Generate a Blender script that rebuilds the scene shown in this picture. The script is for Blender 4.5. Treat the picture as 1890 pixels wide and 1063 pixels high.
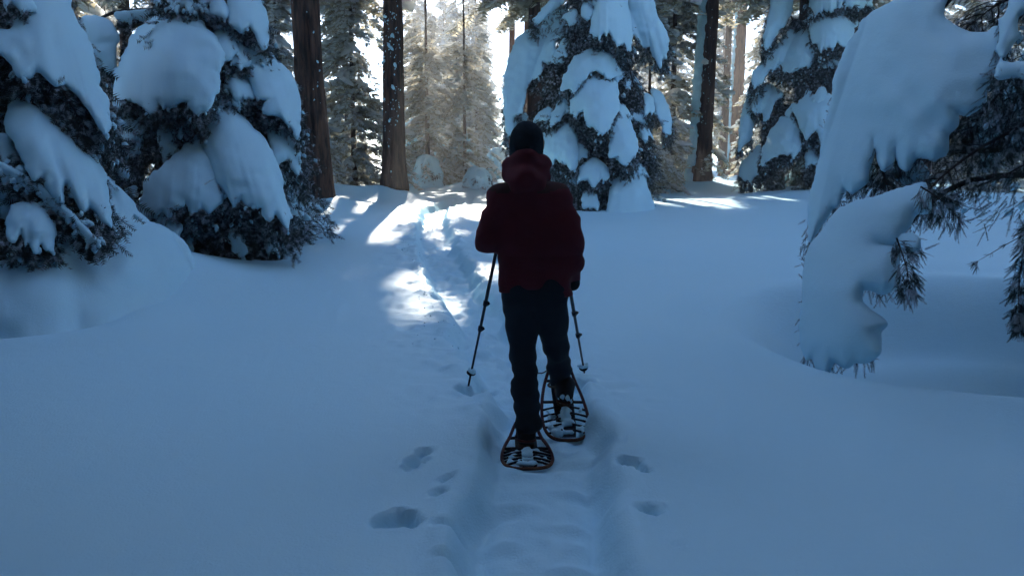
import bpy, math, random
import numpy as np

# ------------------------------------------------------------------ camera, sky, sun, exposure
for o in list(bpy.data.objects):
    bpy.data.objects.remove(o)
scene = bpy.context.scene
COL = scene.collection
R_ = math.radians
FPX = 1483.0                       # focal length in photograph pixels (1890 wide)
PITCH = R_(8.48)
CAMZ = 1.52
cam_d = bpy.data.cameras.new('camera')
cam = bpy.data.objects.new('camera', cam_d)
COL.objects.link(cam)
cam.location = (0, 0, CAMZ)
cam.rotation_euler = (R_(90) - PITCH, 0, 0)
cam_d.sensor_width = 36.0
cam_d.lens = FPX / 1890.0 * 36.0
cam_d.clip_start = 0.05
cam_d.clip_end = 2000
scene.camera = cam

SUN_EL, SUN_AZ = R_(25.0), R_(-4.0)            # azimuth from +Y towards +X
SUN = np.array([math.sin(SUN_AZ) * math.cos(SUN_EL), math.cos(SUN_AZ) * math.cos(SUN_EL), math.sin(SUN_EL)])
world = bpy.data.worlds.new('World')
scene.world = world
world.use_nodes = True
wn = world.node_tree
sky = wn.nodes.new('ShaderNodeTexSky')
sky.sky_type = 'NISHITA'
sky.sun_disc = False
sky.sun_elevation = SUN_EL
sky.sun_rotation = SUN_AZ
sky.altitude = 2000
sky.air_density = 1.0
sky.dust_density = 0.4
sky.ozone_density = 3.5
bg = wn.nodes['Background']
bg.inputs['Strength'].default_value = 0.14
wn.links.new(sky.outputs[0], bg.inputs['Color'])
sun_d = bpy.data.lights.new('sun', 'SUN')
sun_o = bpy.data.objects.new('sun', sun_d)
COL.objects.link(sun_o)
sun_d.energy = 4.6
sun_d.angle = R_(0.8)
sun_d.color = (1.0, 0.93, 0.82)
sun_o.rotation_euler = (R_(90) - SUN_EL, 0, math.pi - SUN_AZ)
sun_o.location = (0, 30, 30)
vs = scene.view_settings
vs.view_transform = 'Standard'
vs.look = 'None'
vs.exposure = 1.73
vs.gamma = 1.0
vs.use_curve_mapping = False
scene.cycles.max_bounces = 4
scene.cycles.diffuse_bounces = 3
scene.cycles.use_adaptive_sampling = True
scene.cycles.adaptive_threshold = 0.06
scene.cycles.transmission_bounces = 4
scene.cycles.sample_clamp_indirect = 6.0
HAZE = 0.004                       # density of the haze added for pale glow in the far wood

# ------------------------------------------------------------------ numeric helpers
rng = np.random.default_rng(11)
random.seed(5)
UP = np.array([0.0, 0.0, 1.0])
CAM = np.array([0.0, 0.0, CAMZ])
_T3 = np.random.default_rng(3).random((32, 32, 32)).astype(np.float32)


def vnoise(x, y, z):
    """value noise, -1..1"""
    xi, yi, zi = np.floor(x).astype(np.int32), np.floor(y).astype(np.int32), np.floor(z).astype(np.int32)
    fx, fy, fz = x - xi, y - yi, z - zi
    fx, fy, fz = fx * fx * (3 - 2 * fx), fy * fy * (3 - 2 * fy), fz * fz * (3 - 2 * fz)
    a, b, c = xi & 31, yi & 31, zi & 31
    a1, b1, c1 = (a + 1) & 31, (b + 1) & 31, (c + 1) & 31
    t = _T3
    v = ((t[a, b, c] * (1 - fx) + t[a1, b, c] * fx) * (1 - fy) + (t[a, b1, c] * (1 - fx) + t[a1, b1, c] * fx) * fy) * (1 - fz) + \
        ((t[a, b, c1] * (1 - fx) + t[a1, b, c1] * fx) * (1 - fy) + (t[a, b1, c1] * (1 - fx) + t[a1, b1, c1] * fx) * fy) * fz
    return v * 2 - 1


def noise2(x, y, s, seed=0.0):
    return vnoise(x / s + seed, y / s + seed * 1.7, np.zeros_like(x) + seed * 0.37 + 0.5)


def nrm(v):
    v = np.asarray(v, float)
    return v / np.maximum(np.linalg.norm(v, axis=-1, keepdims=True), 1e-9)


def sstep(a, b, x):
    t = np.clip((x - a) / (b - a), 0, 1)
    return t * t * (3 - 2 * t)


def ray(px, py):
    u, v = (px - 945) / FPX, (531.5 - py) / FPX
    return np.array([u, v * math.sin(PITCH) + math.cos(PITCH), v * math.cos(PITCH) - math.sin(PITCH)])


def P(px, py, Y):
    """world point on the plane y = Y that the photograph shows at px, py"""
    d = ray(px, py)
    return CAM + d * (Y / d[1])


def mpp(Y):
    return Y / math.cos(PITCH) / FPX


# ------------------------------------------------------------------ terrain height
_ty = np.linspace(-40, 400, 4401)
_sl = np.interp(_ty, [-40, 2.5, 5.5, 14.5, 18, 45, 90, 400], [0, 0, .046, .046, .018, .018, .03, .0])
_tz = np.cumsum(_sl) * (_ty[1] - _ty[0])
_tz = _tz - np.interp(4.2, _ty, _tz) + 0.12


def base_h(x, y):
    x = np.asarray(x, float); y = np.asarray(y, float)
    z = np.interp(y, _ty, _tz)
    far = sstep(6, 14, y)
    z = z + noise2(x, y, 3.7, 2.3) * (0.025 + 0.06 * far) + noise2(x, y, 1.4, 5.1) * (0.006 + 0.02 * far)
    z = z + sstep(20, 60, y) * noise2(x, y, 11.0, 7.7) * 0.35
    z = z + 0.10 * sstep(1.6, 6, np.abs(x)) * (1 - sstep(9, 14, y))
    return z


def gp(px, py):
    """where the sight line through a photograph pixel meets the undisturbed snow"""
    d = ray(px, py)
    t = np.concatenate([np.linspace(1.5, 12, 2200), np.linspace(12, 120, 5000)[1:]])
    p = CAM + d * t[:, None]
    g = p[:, 2] - base_h(p[:, 0], p[:, 1])
    i = int(np.argmax(g < 0)) if (g < 0).any() else len(t) - 1
    return p[i]


trail_px = [(1010, 1400), (1008, 1063), (1000, 960), (1008, 870), (1016, 800), (985, 720), (915, 640), (868, 560), (835, 510), (812, 465), (800, 425), (798, 398), (806, 384)]
trail = []
for a_, b_ in trail_px:
    trail.append(gp(a_, b_) if b_ < 1100 else np.array([0.16, 1.2, 0.1]))
trail = np.array(trail)[:, :2]
trail = np.vstack([trail, trail[-1] + np.array([[0.5, 3.0], [1.5, 8.0], [1.0, 16.0]])])


def trail_d(x, y):
    best = np.full(x.shape, 9.0); side = np.zeros(x.shape); along = np.zeros(x.shape); acc = 0.0
    for a, b in zip(trail[:-1], trail[1:]):
        d = b - a; L = np.hypot(*d)
        t = np.clip(((x - a[0]) * d[0] + (y - a[1]) * d[1]) / (L * L), 0, 1)
        dx, dy = x - a[0] - t * d[0], y - a[1] - t * d[1]
        dist = np.hypot(dx, dy)
        m = dist < best
        best = np.where(m, dist, best)
        side = np.where(m, np.sign(d[0] * dy - d[1] * dx), side)
        along = np.where(m, acc + t * L, along)
        acc += L
    return best, side, along


# animal and boot prints: px, py, radius along x, along y (m), depth, turn
prints = [(735, 958, .088, .085, .085, .5), (768, 850, .05, .085, .06, -.5), (786, 832, .045, .05, .055, 0), (760, 862, .04, .045, .05, 0),
          (812, 908, .042, .05, .045, 0), (824, 885, .03, .05, .04, -.3), (832, 968, .07, .05, .03, .2), (1164, 855, .062, .07, .06, .3),
          (1190, 868, .03, .04, .05, 0), (1200, 941, .06, .06, .06, 0), (1050, 1020, .04, .045, .03, 0), (1016, 1036, .03, .03, .025, 0),
          (1248, 1002, .04, .03, .015, 0), (868, 716, .085, .14, .09, .1), (1078, 708, .06, .10, .07, 0), (900, 690, .07, .05, .035, 0),
          (915, 770, .04, .12, .05, 0), (905, 800, .05, .12, .05, .2), (820, 1028, .07, .04, .03, 0)]
_pr = [(gp(a, b)[:2], rx, ry, d, r) for a, b, rx, ry, d, r in prints]


def ground_h(x, y):
    x = np.asarray(x, float); y = np.asarray(y, float)
    z = base_h(x, y)
    # tree wells: right-hand near fir, left-hand fir, centre fir
    def well(cx, cy, rx, ry, dep, e0, e1, lip=0.0):
        d = np.hypot((x - cx) / rx, (y - cy) / ry) + noise2(x, y, .9, cx) * .05
        return -dep * (1 - sstep(e0, e1, d)) + lip * np.exp(-((d - e1) / .18) ** 2)
    z = z + well(3.85, 6.3, 2.2, 2.0, .55, .5, 1.0, .05)
    z = z + well(-5.3, 6.45, 2.1, 1.0, .24, .4, 1.05, .04)
    z = z + well(-3.9, 10.4, 1.2, .9, .12, .5, 1.1, .02)
    # mounds round trunks and buried brush
    for cx, cy, r, h in MOUNDS:
        z = z + h * np.exp(-(((x - cx) ** 2 + (y - cy) ** 2) / (r * r)))
    d, side, al = trail_d(x, y)
    near = (1 - sstep(4.0, 4.8, y))
    hw = 0.285 - .06 * (1 - near) + noise2(x, y, .33, 4.4) * .05 + noise2(x, y, .1, 9.4) * .02 * (1 - near * .5) + (1 - near) * noise2(x, y, .16, 3.3) * .05
    fade = 1 - sstep(18, 24, y)
    cut = 1 - sstep(hw - .05 - .03 * (side < 0) * near, hw + .075, d)
    z = z - cut * (.13 + .01 * (1 - near)) * fade
    ph = al / .38 + .5 * (side > 0)
    z = z + near * np.exp(-((d - .13) / .1) ** 2) * (.02 * np.exp(-(((ph % 1) - .5) / .07) ** 2) - .012 * np.exp(-(((ph % 1) - .3) / .12) ** 2))
    z = z + 0.022 * np.exp(-((d - hw - .11) / .06) ** 2) * (0.6 + noise2(x, y, .2, 6.1)) * fade
    # steeper pressed grooves along the walls
    z = z - 0.03 * np.exp(-((d - hw + .07) / .045) ** 2) * sstep(-.2, .6, noise2(x, y, .35, 8.8)) * fade
    rough = np.exp(-(d / .38) ** 2) * fade
    amp = .012 + .014 * (1 - near)
    z = z + rough * amp * (noise2(x, y, .10, 1.1) + .8 * noise2(x, y, .05, 2.9)) + rough * (1 - near) * .012 * np.sin(al * 2 * math.pi / .42 + side * 1.6)
    # loose crumbs beside the older part of the track
    crumb = (1 - near) * np.exp(-((d - .45) / .28) ** 2) * fade
    z = z + crumb * .028 * np.maximum(0, noise2(x, y, .11, 7.2) - .15) - crumb * .05 * np.maximum(0, noise2(x, y, .19, 3.6) - .35)
    for c, rx, ry, dep, rot in _pr:
        dx, dy = x - c[0], y - c[1]
        cr, sr = math.cos(rot), math.sin(rot)
        q = np.hypot((dx * cr + dy * sr) / rx, (-dx * sr + dy * cr) / ry) + noise2(x, y, .05, c[0] * 3) * .34
        z = z - 1.1 * dep * (1 - sstep(.45, 1.15, q)) + .006 * np.exp(-((q - 1.25) / .2) ** 2)
    return z


def gz(x, y):
    return float(ground_h(np.array([x]), np.array([y]))[0])


# ------------------------------------------------------------------ materials
def new_mat(name):
    m = bpy.data.materials.new(name)
    m.use_nodes = True
    nt = m.node_tree
    b = nt.nodes['Principled BSDF']
    return m, nt, b


def N(nt, kind, **kw):
    n = nt.nodes.new(kind)
    for k, v in kw.items():
        if k in n.inputs:
            n.inputs[k].default_value = v
        else:
            setattr(n, k, v)
    return n


def snow_mat(name, grain=1.0, trans=0.0, c1=(.51, .805, .925), c2=(.56, .84, .945)):  # default tint has the blue of open shade put into the snow colour
    m, nt, b = new_mat(name)
    b.inputs['Base Color'].default_value = (.87, .895, .93, 1)
    b.inputs['Roughness'].default_value = .55
    b.inputs['Specular IOR Level'].default_value = .25
    geo = N(nt, 'ShaderNodeNewGeometry')
    n1 = N(nt, 'ShaderNodeTexNoise', Scale=85.0, Detail=4.0)
    n2 = N(nt, 'ShaderNodeTexNoise', Scale=14.0, Detail=4.0)
    nt.links.new(geo.outputs['Position'], n1.inputs['Vector'])
    nt.links.new(geo.outputs['Position'], n2.inputs['Vector'])
    b1 = N(nt, 'ShaderNodeBump', Strength=.55 * grain, Distance=.006)
    b2 = N(nt, 'ShaderNodeBump', Strength=.13 * grain, Distance=.03)
    nt.links.new(n1.outputs['Fac'], b1.inputs['Height'])
    nt.links.new(n2.outputs['Fac'], b2.inputs['Height'])
    nt.links.new(b1.outputs['Normal'], b2.inputs['Normal'])
    nt.links.new(b2.outputs['Normal'], b.inputs['Normal'])
    n3 = N(nt, 'ShaderNodeTexNoise', Scale=2.1, Detail=4.0)
    nt.links.new(geo.outputs['Position'], n3.inputs['Vector'])
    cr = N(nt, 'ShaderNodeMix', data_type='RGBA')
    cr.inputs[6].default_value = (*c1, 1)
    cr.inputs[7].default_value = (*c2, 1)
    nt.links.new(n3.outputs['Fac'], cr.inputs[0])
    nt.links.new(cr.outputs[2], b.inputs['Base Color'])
    if trans:
        t = N(nt, 'ShaderNodeBsdfTranslucent')
        t.inputs['Color'].default_value = (.9, .9, .88, 1)
        mx = N(nt, 'ShaderNodeMixShader', Fac=trans)
        out = nt.nodes['Material Output']
        nt.links.new(b.outputs[0], mx.inputs[1]); nt.links.new(t.outputs[0], mx.inputs[2])
        nt.links.new(mx.outputs[0], out.inputs['Surface'])
    return m


def needle_mat(name, c1, c2, trans, tcol, frost=.3, fscale=16.0, fcol=(.42, .47, .53)):
    m, nt, b = new_mat(name)
    geo = N(nt, 'ShaderNodeNewGeometry')
    n = N(nt, 'ShaderNodeTexNoise', Scale=5.0, Detail=2.0)
    nt.links.new(geo.outputs['Position'], n.inputs['Vector'])
    mixc = N(nt, 'ShaderNodeMix', data_type='RGBA')
    mixc.inputs[6].default_value = (*c1, 1); mixc.inputs[7].default_value = (*c2, 1)
    nt.links.new(n.outputs['Fac'], mixc.inputs[0])
    fn = N(nt, 'ShaderNodeTexNoise', Scale=fscale, Detail=3.0)
    nt.links.new(geo.outputs['Position'], fn.inputs['Vector'])
    fr = N(nt, 'ShaderNodeMapRange')
    fr.inputs['From Min'].default_value = .66 - frost * .5; fr.inputs['From Max'].default_value = .74 - frost * .5
    nt.links.new(fn.outputs['Fac'], fr.inputs['Value'])
    mixf = N(nt, 'ShaderNodeMix', data_type='RGBA')
    mixf.inputs[7].default_value = (*fcol, 1)
    nt.links.new(fr.outputs[0], mixf.inputs[0]); nt.links.new(mixc.outputs[2], mixf.inputs[6])
    nt.links.new(mixf.outputs[2], b.inputs['Base Color'])
    b.inputs['Roughness'].default_value = .6
    b.inputs['Specular IOR Level'].default_value = .2
    t = N(nt, 'ShaderNodeBsdfTranslucent')
    t.inputs['Color'].default_value = (*tcol, 1)
    mx = N(nt, 'ShaderNodeMixShader', Fac=trans)
    nt.links.new(b.outputs[0], mx.inputs[1]); nt.links.new(t.outputs[0], mx.inputs[2])
    nt.links.new(mx.outputs[0], nt.nodes['Material Output'].inputs['Surface'])
    return m


def bark_mat(name, c1, c2, sc=1.0):
    m, nt, b = new_mat(name)
    geo = N(nt, 'ShaderNodeTexCoord')
    mp = N(nt, 'ShaderNodeMapping')
    mp.inputs['Scale'].default_value = (16 * sc, 16 * sc, 2.2 * sc)
    nt.links.new(geo.outputs['Object'], mp.inputs['Vector'])
    n = N(nt, 'ShaderNodeTexNoise', Scale=1.0, Detail=6.0, Roughness=.65)
    nt.links.new(mp.outputs[0], n.inputs['Vector'])
    cr = N(nt, 'ShaderNodeValToRGB')
    cr.color_ramp.elements[0].position = .36; cr.color_ramp.elements[0].color = (*c1, 1)
    cr.color_ramp.elements[1].position = .62; cr.color_ramp.elements[1].color = (*c2, 1)
    nt.links.new(n.outputs['Fac'], cr.inputs[0])
    nt.links.new(cr.outputs[0], b.inputs['Base Color'])
    bp = N(nt, 'ShaderNodeBump', Strength=.9, Distance=.04)
    nt.links.new(n.outputs['Fac'], bp.inputs['Height'])
    nt.links.new(bp.outputs[0], b.inputs['Normal'])
    b.inputs['Roughness'].default_value = .9
    b.inputs['Specular IOR Level'].default_value = .1
    return m


def cloth_mat(name, c, c2=None, rough=.8, scale=9.0, weave=900.0):
    m, nt, b = new_mat(name)
    tc = N(nt, 'ShaderNodeTexCoord')
    n = N(nt, 'ShaderNodeTexNoise', Scale=scale, Detail=5.0)
    nt.links.new(tc.outputs['Object'], n.inputs['Vector'])
    mixc = N(nt, 'ShaderNodeMix', data_type='RGBA')
    mixc.inputs[6].default_value = (*c, 1); mixc.inputs[7].default_value = (*(c2 or c), 1)
    nt.links.new(n.outputs['Fac'], mixc.inputs[0])
    nt.links.new(mixc.outputs[2], b.inputs['Base Color'])
    n2 = N(nt, 'ShaderNodeTexNoise', Scale=weave, Detail=2.0)
    nt.links.new(tc.outputs['Object'], n2.inputs['Vector'])
    bp = N(nt, 'ShaderNodeBump', Strength=.25, Distance=.002)
    nt.links.new(n2.outputs['Fac'], bp.inputs['Height'])
    bp2 = N(nt, 'ShaderNodeBump', Strength=.5, Distance=.02)
    nt.links.new(n.outputs['Fac'], bp2.inputs['Height'])
    nt.links.new(bp.outputs[0], bp2.inputs['Normal'])
    nt.links.new(bp2.outputs[0], b.inputs['Normal'])
    b.inputs['Roughness'].default_value = rough
    b.inputs['Specular IOR Level'].default_value = .15
    return m


M = {
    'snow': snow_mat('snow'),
    'pad': snow_mat('bough_snow', .8, .06),
    'dust': snow_mat('branch_snow', .5, .55, (.80, .86, .89), (.86, .89, .91)),  # neutral copy of the snow, sunlit tone of the far wood in its colour
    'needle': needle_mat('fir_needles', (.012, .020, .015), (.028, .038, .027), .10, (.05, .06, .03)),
    'needle_far': needle_mat('far_needles', (.05, .052, .034), (.16, .15, .10), .5, (.62, .55, .38), .42, 5.0, (.55, .54, .50)),  # frosted, and lightened so that the colour carries some backlit glow
    'twig': bark_mat('twig_bark', (.02, .014, .012), (.06, .042, .035), 4),
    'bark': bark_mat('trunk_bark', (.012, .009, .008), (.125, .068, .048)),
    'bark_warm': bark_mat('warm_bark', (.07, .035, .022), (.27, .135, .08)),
    'skin': cloth_mat('skin', (.45, .27, .2), rough=.5),
    'jacket': cloth_mat('jacket_cloth', (.085, .011, .016), (.14, .018, .026), .75, 6.0),
    'yoke': cloth_mat('shoulder_yoke_cloth', (.05, .016, .014), (.075, .026, .019), .75, 6.0),
    'trousers': cloth_mat('trouser_cloth', (.010, .014, .019), (.018, .023, .031), .8),
    'beanie': cloth_mat('beanie_knit', (.013, .021, .026), (.024, .034, .042), .95, 60.0),
    'glove': cloth_mat('glove_cloth', (.012, .012, .014), rough=.7),
    'boot': cloth_mat('boot_leather', (.012, .011, .012), (.022, .02, .02), .6),
    'sole': cloth_mat('boot_sole', (.07, .035, .02), rough=.8),
    'red_frame': cloth_mat('red_tube', (.05, .010, .010), (.08, .014, .012), .45),
    'orange_frame': cloth_mat('orange_tube', (.10, .042, .02), (.15, .06, .028), .5),
    'black': cloth_mat('black_plastic', (.012, .012, .014), rough=.45),
    'tan': cloth_mat('tan_strap', (.09, .065, .045), rough=.8),
    'pole': cloth_mat('pole_metal', (.012, .013, .016), rough=.4),
}


# ------------------------------------------------------------------ mesh helpers
class MB:
    """collects vertices and faces (triangles or quads), then links them as one mesh object"""
    def __init__(self):
        self.v, self.f, self.m, self.n = [], [], [], 0

    def add(self, v, f, mi=0):
        v = np.asarray(v, np.float32).reshape(-1, 3)
        f = np.asarray(f, np.int32)
        if len(v) == 0 or len(f) == 0:
            return
        self.v.append(v); self.f.append(f + self.n); self.m.append(np.full(len(f), mi, np.int32)); self.n += len(v)

    def mesh(self, name, mats, smooth=True):
        me = bpy.data.meshes.new(name)
        v = np.concatenate(self.v) if self.v else np.zeros((0, 3), np.float32)
        nf = sum(len(f) for f in self.f)
        lens = np.concatenate([np.full(len(f), f.shape[1], np.int32) for f in self.f])
        loops = np.concatenate([f.ravel() for f in self.f])
        starts = np.concatenate([[0], np.cumsum(lens)[:-1]]).astype(np.int32)
        me.vertices.add(len(v)); me.vertices.foreach_set('co', v.ravel())
        me.loops.add(len(loops)); me.loops.foreach_set('vertex_index', loops.astype(np.int32))
        me.polygons.add(nf)
        me.polygons.foreach_set('loop_start', starts)
        me.polygons.foreach_set('material_index', np.concatenate(self.m))
        me.polygons.foreach_set('use_smooth', np.full(nf, smooth))
        for mt in (mats if isinstance(mats, (list, tuple)) else [mats]):
            me.materials.append(mt)
        me.update(calc_edges=True)
        return me

    def build(self, name, mats, parent=None, smooth=True):
        return link(name, self.mesh(name, mats, smooth), parent)


def link(name, data, parent=None):
    o = bpy.data.objects.new(name, data)
    COL.objects.link(o)
    if parent is not None:
        o.parent = parent
        o.matrix_parent_inverse = parent.matrix_basis.inverted()
    return o


def thing(name, label, cat, loc=(0, 0, 0), group=None):
    o = link(name, None)
    o.location = tuple(float(c) for c in loc)
    o.empty_display_size = .2
    return tag(o, label, cat, group)


def tag(o, label, cat, group=None):
    o['label'] = label; o['category'] = cat
    if group:
        o['group'] = group
    return o


def tube(mb, pts, radii, sides=5, mi=0, cap=True, closed=False):
    pts = np.asarray(pts, float); n = len(pts)
    radii = np.broadcast_to(np.asarray(radii, float), (n,))
    if closed:
        t = nrm(np.roll(pts, -1, 0) - np.roll(pts, 1, 0))
    else:
        t = nrm(np.gradient(pts, axis=0))
    ref = np.where(np.abs(t[:, 2:3]) > .9, np.array([[0, 1., 0]]), np.array([[0, 0, 1.]]))
    a = nrm(np.cross(t, ref)); b = np.cross(t, a)
    th = np.arange(sides) * 2 * math.pi / sides
    v = pts[:, None] + radii[:, None, None] * (np.cos(th)[None, :, None] * a[:, None] + np.sin(th)[None, :, None] * b[:, None])
    i = np.arange(n if closed else n - 1)[:, None] * sides; j = np.arange(sides)[None]
    nx = ((i // sides + 1) % n) * sides
    f = np.stack([i + j, i + (j + 1) % sides, nx + (j + 1) % sides, nx + j], -1).reshape(-1, 4)
    mb.add(v.reshape(-1, 3), f, mi)
    if cap and not closed:
        for k in (0, n - 1):
            c = np.vstack([v[k], pts[k][None]])
            jj = np.arange(sides)
            mb.add(c, np.stack([jj, (jj + 1) % sides, np.full(sides, sides)], -1), mi)


def spline(pts, n):
    """Catmull-Rom through the rows of pts, n samples evenly by parameter"""
    p = np.asarray(pts, float)
    q = np.vstack([2 * p[0] - p[1], p, 2 * p[-1] - p[-2]])
    u = np.linspace(0, len(p) - 1 - 1e-6, n)
    i = u.astype(int); t = (u - i)[:, None]
    a, b, c, d = q[i], q[i + 1], q[i + 2], q[i + 3]
    return .5 * ((2 * b) + (c - a) * t + (2 * a - 5 * b + 4 * c - d) * t ** 2 + (3 * b - a - 3 * c + d) * t ** 3)


def surface_nets(f, org, h):
    s = f < 0
    c = np.zeros(tuple(d - 1 for d in f.shape), np.int8)
    sl = (slice(None, -1), slice(1, None))
    for i in (0, 1):
        for j in (0, 1):
            for k in (0, 1):
                c += s[sl[i], sl[j], sl[k]]
    act = (c > 0) & (c < 8)
    ids = np.argwhere(act)
    if len(ids) == 0:
        return np.zeros((0, 3)), np.zeros((0, 4), int)
    idx = np.full(act.shape, -1, np.int64); idx[act] = np.arange(len(ids))
    acc = np.zeros((len(ids), 3)); cnt = np.zeros(len(ids))
    cor = {}
    for i in (0, 1):
        for j in (0, 1):
            for k in (0, 1):
                cor[i, j, k] = f[ids[:, 0] + i, ids[:, 1] + j, ids[:, 2] + k]
    for a in cor:
        for ax in range(3):
            if a[ax] == 0:
                b = tuple(a[q] + (q == ax) for q in range(3))
                fa, fb = cor[a], cor[b]
                m = (fa < 0) != (fb < 0)
                t = np.where(m, fa / np.where(m, fa - fb, 1), 0)
                p = np.tile(np.array(a, float), (len(ids), 1)); p[:, ax] += t
                acc[m] += p[m]; cnt[m] += 1
    v = (acc / cnt[:, None] + ids) * h + org
    faces = []
    for ax in range(3):
        o1, o2 = (ax + 1) % 3, (ax + 2) % 3
        lo = [slice(1, -1)] * 3; hi = [slice(1, -1)] * 3
        lo[ax] = slice(None, -1); hi[ax] = slice(1, None)
        m = s[tuple(lo)] != s[tuple(hi)]
        e = np.argwhere(m)
        if not len(e):
            continue
        e[:, o1] += 1; e[:, o2] += 1
        def cell(d1, d2):
            q = e.copy(); q[:, o1] += d1; q[:, o2] += d2
            return idx[q[:, 0], q[:, 1], q[:, 2]]
        quad = np.stack([cell(-1, -1), cell(0, -1), cell(0, 0), cell(-1, 0)], -1)
        fl = s[e[:, 0], e[:, 1], e[:, 2]]
        quad[~fl] = quad[~fl][:, ::-1]
        faces.append(quad)
    return v, np.concatenate(faces)


def sdf_mesh(caps, vox, k, amp=0.0, nsc=.25, clip=None, warp=None, squash=None):
    """smooth union of tapered capsules (ax,ay,az,bx,by,bz,ra,rb) as a quad mesh"""
    caps = np.asarray(caps, float)
    A, B, ra, rb = caps[:, :3], caps[:, 3:6], caps[:, 6], caps[:, 7]
    rm = np.maximum(ra, rb)[:, None]
    lo = np.minimum(A, B) - rm; hi = np.maximum(A, B) + rm
    mg = 2.2 / k + 3 * vox + abs(amp)
    org = lo.min(0) - mg
    dims = np.ceil((hi.max(0) + mg - org) / vox).astype(int) + 2
    F = np.zeros(dims, np.float32)
    ext = 3.0 / k + vox
    for q in range(len(caps)):
        i0 = np.maximum(np.floor((lo[q] - ext - org) / vox).astype(int), 0)
        i1 = np.minimum(np.ceil((hi[q] + ext - org) / vox).astype(int) + 1, dims)
        gx = (np.arange(i0[0], i1[0]) * vox + org[0] - A[q, 0]).astype(np.float32)[:, None, None]
        gy = (np.arange(i0[1], i1[1]) * vox + org[1] - A[q, 1]).astype(np.float32)[None, :, None]
        gzz = (np.arange(i0[2], i1[2]) * vox + org[2] - A[q, 2]).astype(np.float32)[None, None, :]
        d = (B[q] - A[q]).astype(np.float32); L2 = float(d @ d) + 1e-9
        t = np.clip((gx * d[0] + gy * d[1] + gzz * d[2]) / L2, 0, 1)
        dist = np.sqrt((gx - t * d[0]) ** 2 + (gy - t * d[1]) ** 2 + (gzz - t * d[2]) ** 2) - (ra[q] + (rb[q] - ra[q]) * t)
        F[i0[0]:i1[0], i0[1]:i1[1], i0[2]:i1[2]] += np.exp(np.clip(-k * dist, -20, 20))
    f = -np.log(F + 1e-9) / k
    X = Yg = Z = None
    if amp or clip is not None or warp is not None:
        X, Yg, Z = np.meshgrid(*[np.arange(dims[i]) * vox + org[i] for i in range(3)], indexing='ij')
        X = X.astype(np.float32); Yg = Yg.astype(np.float32); Z = Z.astype(np.float32)
    if amp:
        f = f + amp * vnoise(X / nsc + 3.3, Yg / nsc + 1.7, Z / nsc + 8.1) + amp * .4 * vnoise(X / nsc * 2.7, Yg / nsc * 2.7 + 4, Z / nsc * 2.7)
    if warp is not None:
        f = f + warp(X, Yg, Z)
    if clip is not None:
        f = np.maximum(f, clip(X, Yg, Z))
    return surface_nets(f, org, vox)


def scatter(mb, tmpl, pos, dirs, ups, scl, mi=0):
    tv, tf = tmpl
    pos = np.asarray(pos, float)
    if len(pos) == 0:
        return
    x = nrm(dirs); y = nrm(np.cross(ups, x)); z = np.cross(x, y)
    fr = np.stack([x, y, z], 1)
    v = np.einsum('kj,njc->nkc', tv, fr) * np.asarray(scl, float).reshape(-1, 1, 1) + pos[:, None]
    f = tf[None] + (np.arange(len(pos)) * len(tv))[:, None, None]
    mb.add(v.reshape(-1, 3), f.reshape(-1, tf.shape[1]), mi)


def spray(n, nl, w, seed, upn=True, fwd=.55, stem=.012):
    """a twig of unit length along +X with needles to both sides"""
    r = np.random.default_rng(seed)
    V, F = [], []
    def tri(a, b, c):
        i = len(V); V.extend([a, b, c]); F.append((i, i + 1, i + 2))
    tri((0, -stem, 0), (0, stem, 0), (1, 0, 0))
    for i in range(n):
        x = (i + .6) / n
        tap = 1 - .55 * x ** 2
        for sgn in (-1, 1) + ((0,) if upn else ()):
            l = nl * tap * r.uniform(.75, 1.2)
            f = fwd * r.uniform(.6, 1.4)
            if sgn == 0:
                tip = (x + l * f, r.normal(0, .25) * l, l * .75); a = (x - w, 0, 0); b = (x + w, 0, 0)
            else:
                tip = (x + l * f, sgn * l, r.normal(.05, .25) * l); a = (x - w, 0, 0); b = (x + w, 0, 0)
            tri(a, b, tip)
    return np.array(V, float), np.array(F, int)


SPRAYS = [spray(9, .30, .035, s) for s in range(4)]           # for firs 8-20 m away
SPRAYS_FINE = [spray(22, .13, .013, 20 + s) for s in range(3)]  # for the near fir
FRONDS = [spray(4, .45, .10, 40 + s, False, .5, .03) for s in range(3)]  # for the far wood


def blob_template(n=6, seed=0):
    r = np.random.default_rng(seed)
    V = [(0, 0, -.3)]
    for zz, rr in ((-.1, .85), (.45, .75)):
        for i in range(n):
            a = i * 2 * math.pi / n
            V.append((math.cos(a) * rr * r.uniform(.75, 1.2), math.sin(a) * rr * .6 * r.uniform(.75, 1.2), zz + r.uniform(-.1, .1)))
    V.append((0, 0, .85))
    F = []
    for i in range(n):
        j = (i + 1) % n
        F += [(0, 1 + j, 1 + i), (1 + i, 1 + j, 1 + n + j), (1 + i, 1 + n + j, 1 + n + i), (1 + n + i, 1 + n + j, 1 + 2 * n)]
    return np.array(V, float), np.array(F, int)


BLOBS = [blob_template(6, s) for s in range(3)]
LUMPS = [(v_ * [1.5, .8, .65], f_) for v_, f_ in (blob_template(5, 10 + s) for s in range(3))]


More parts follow.
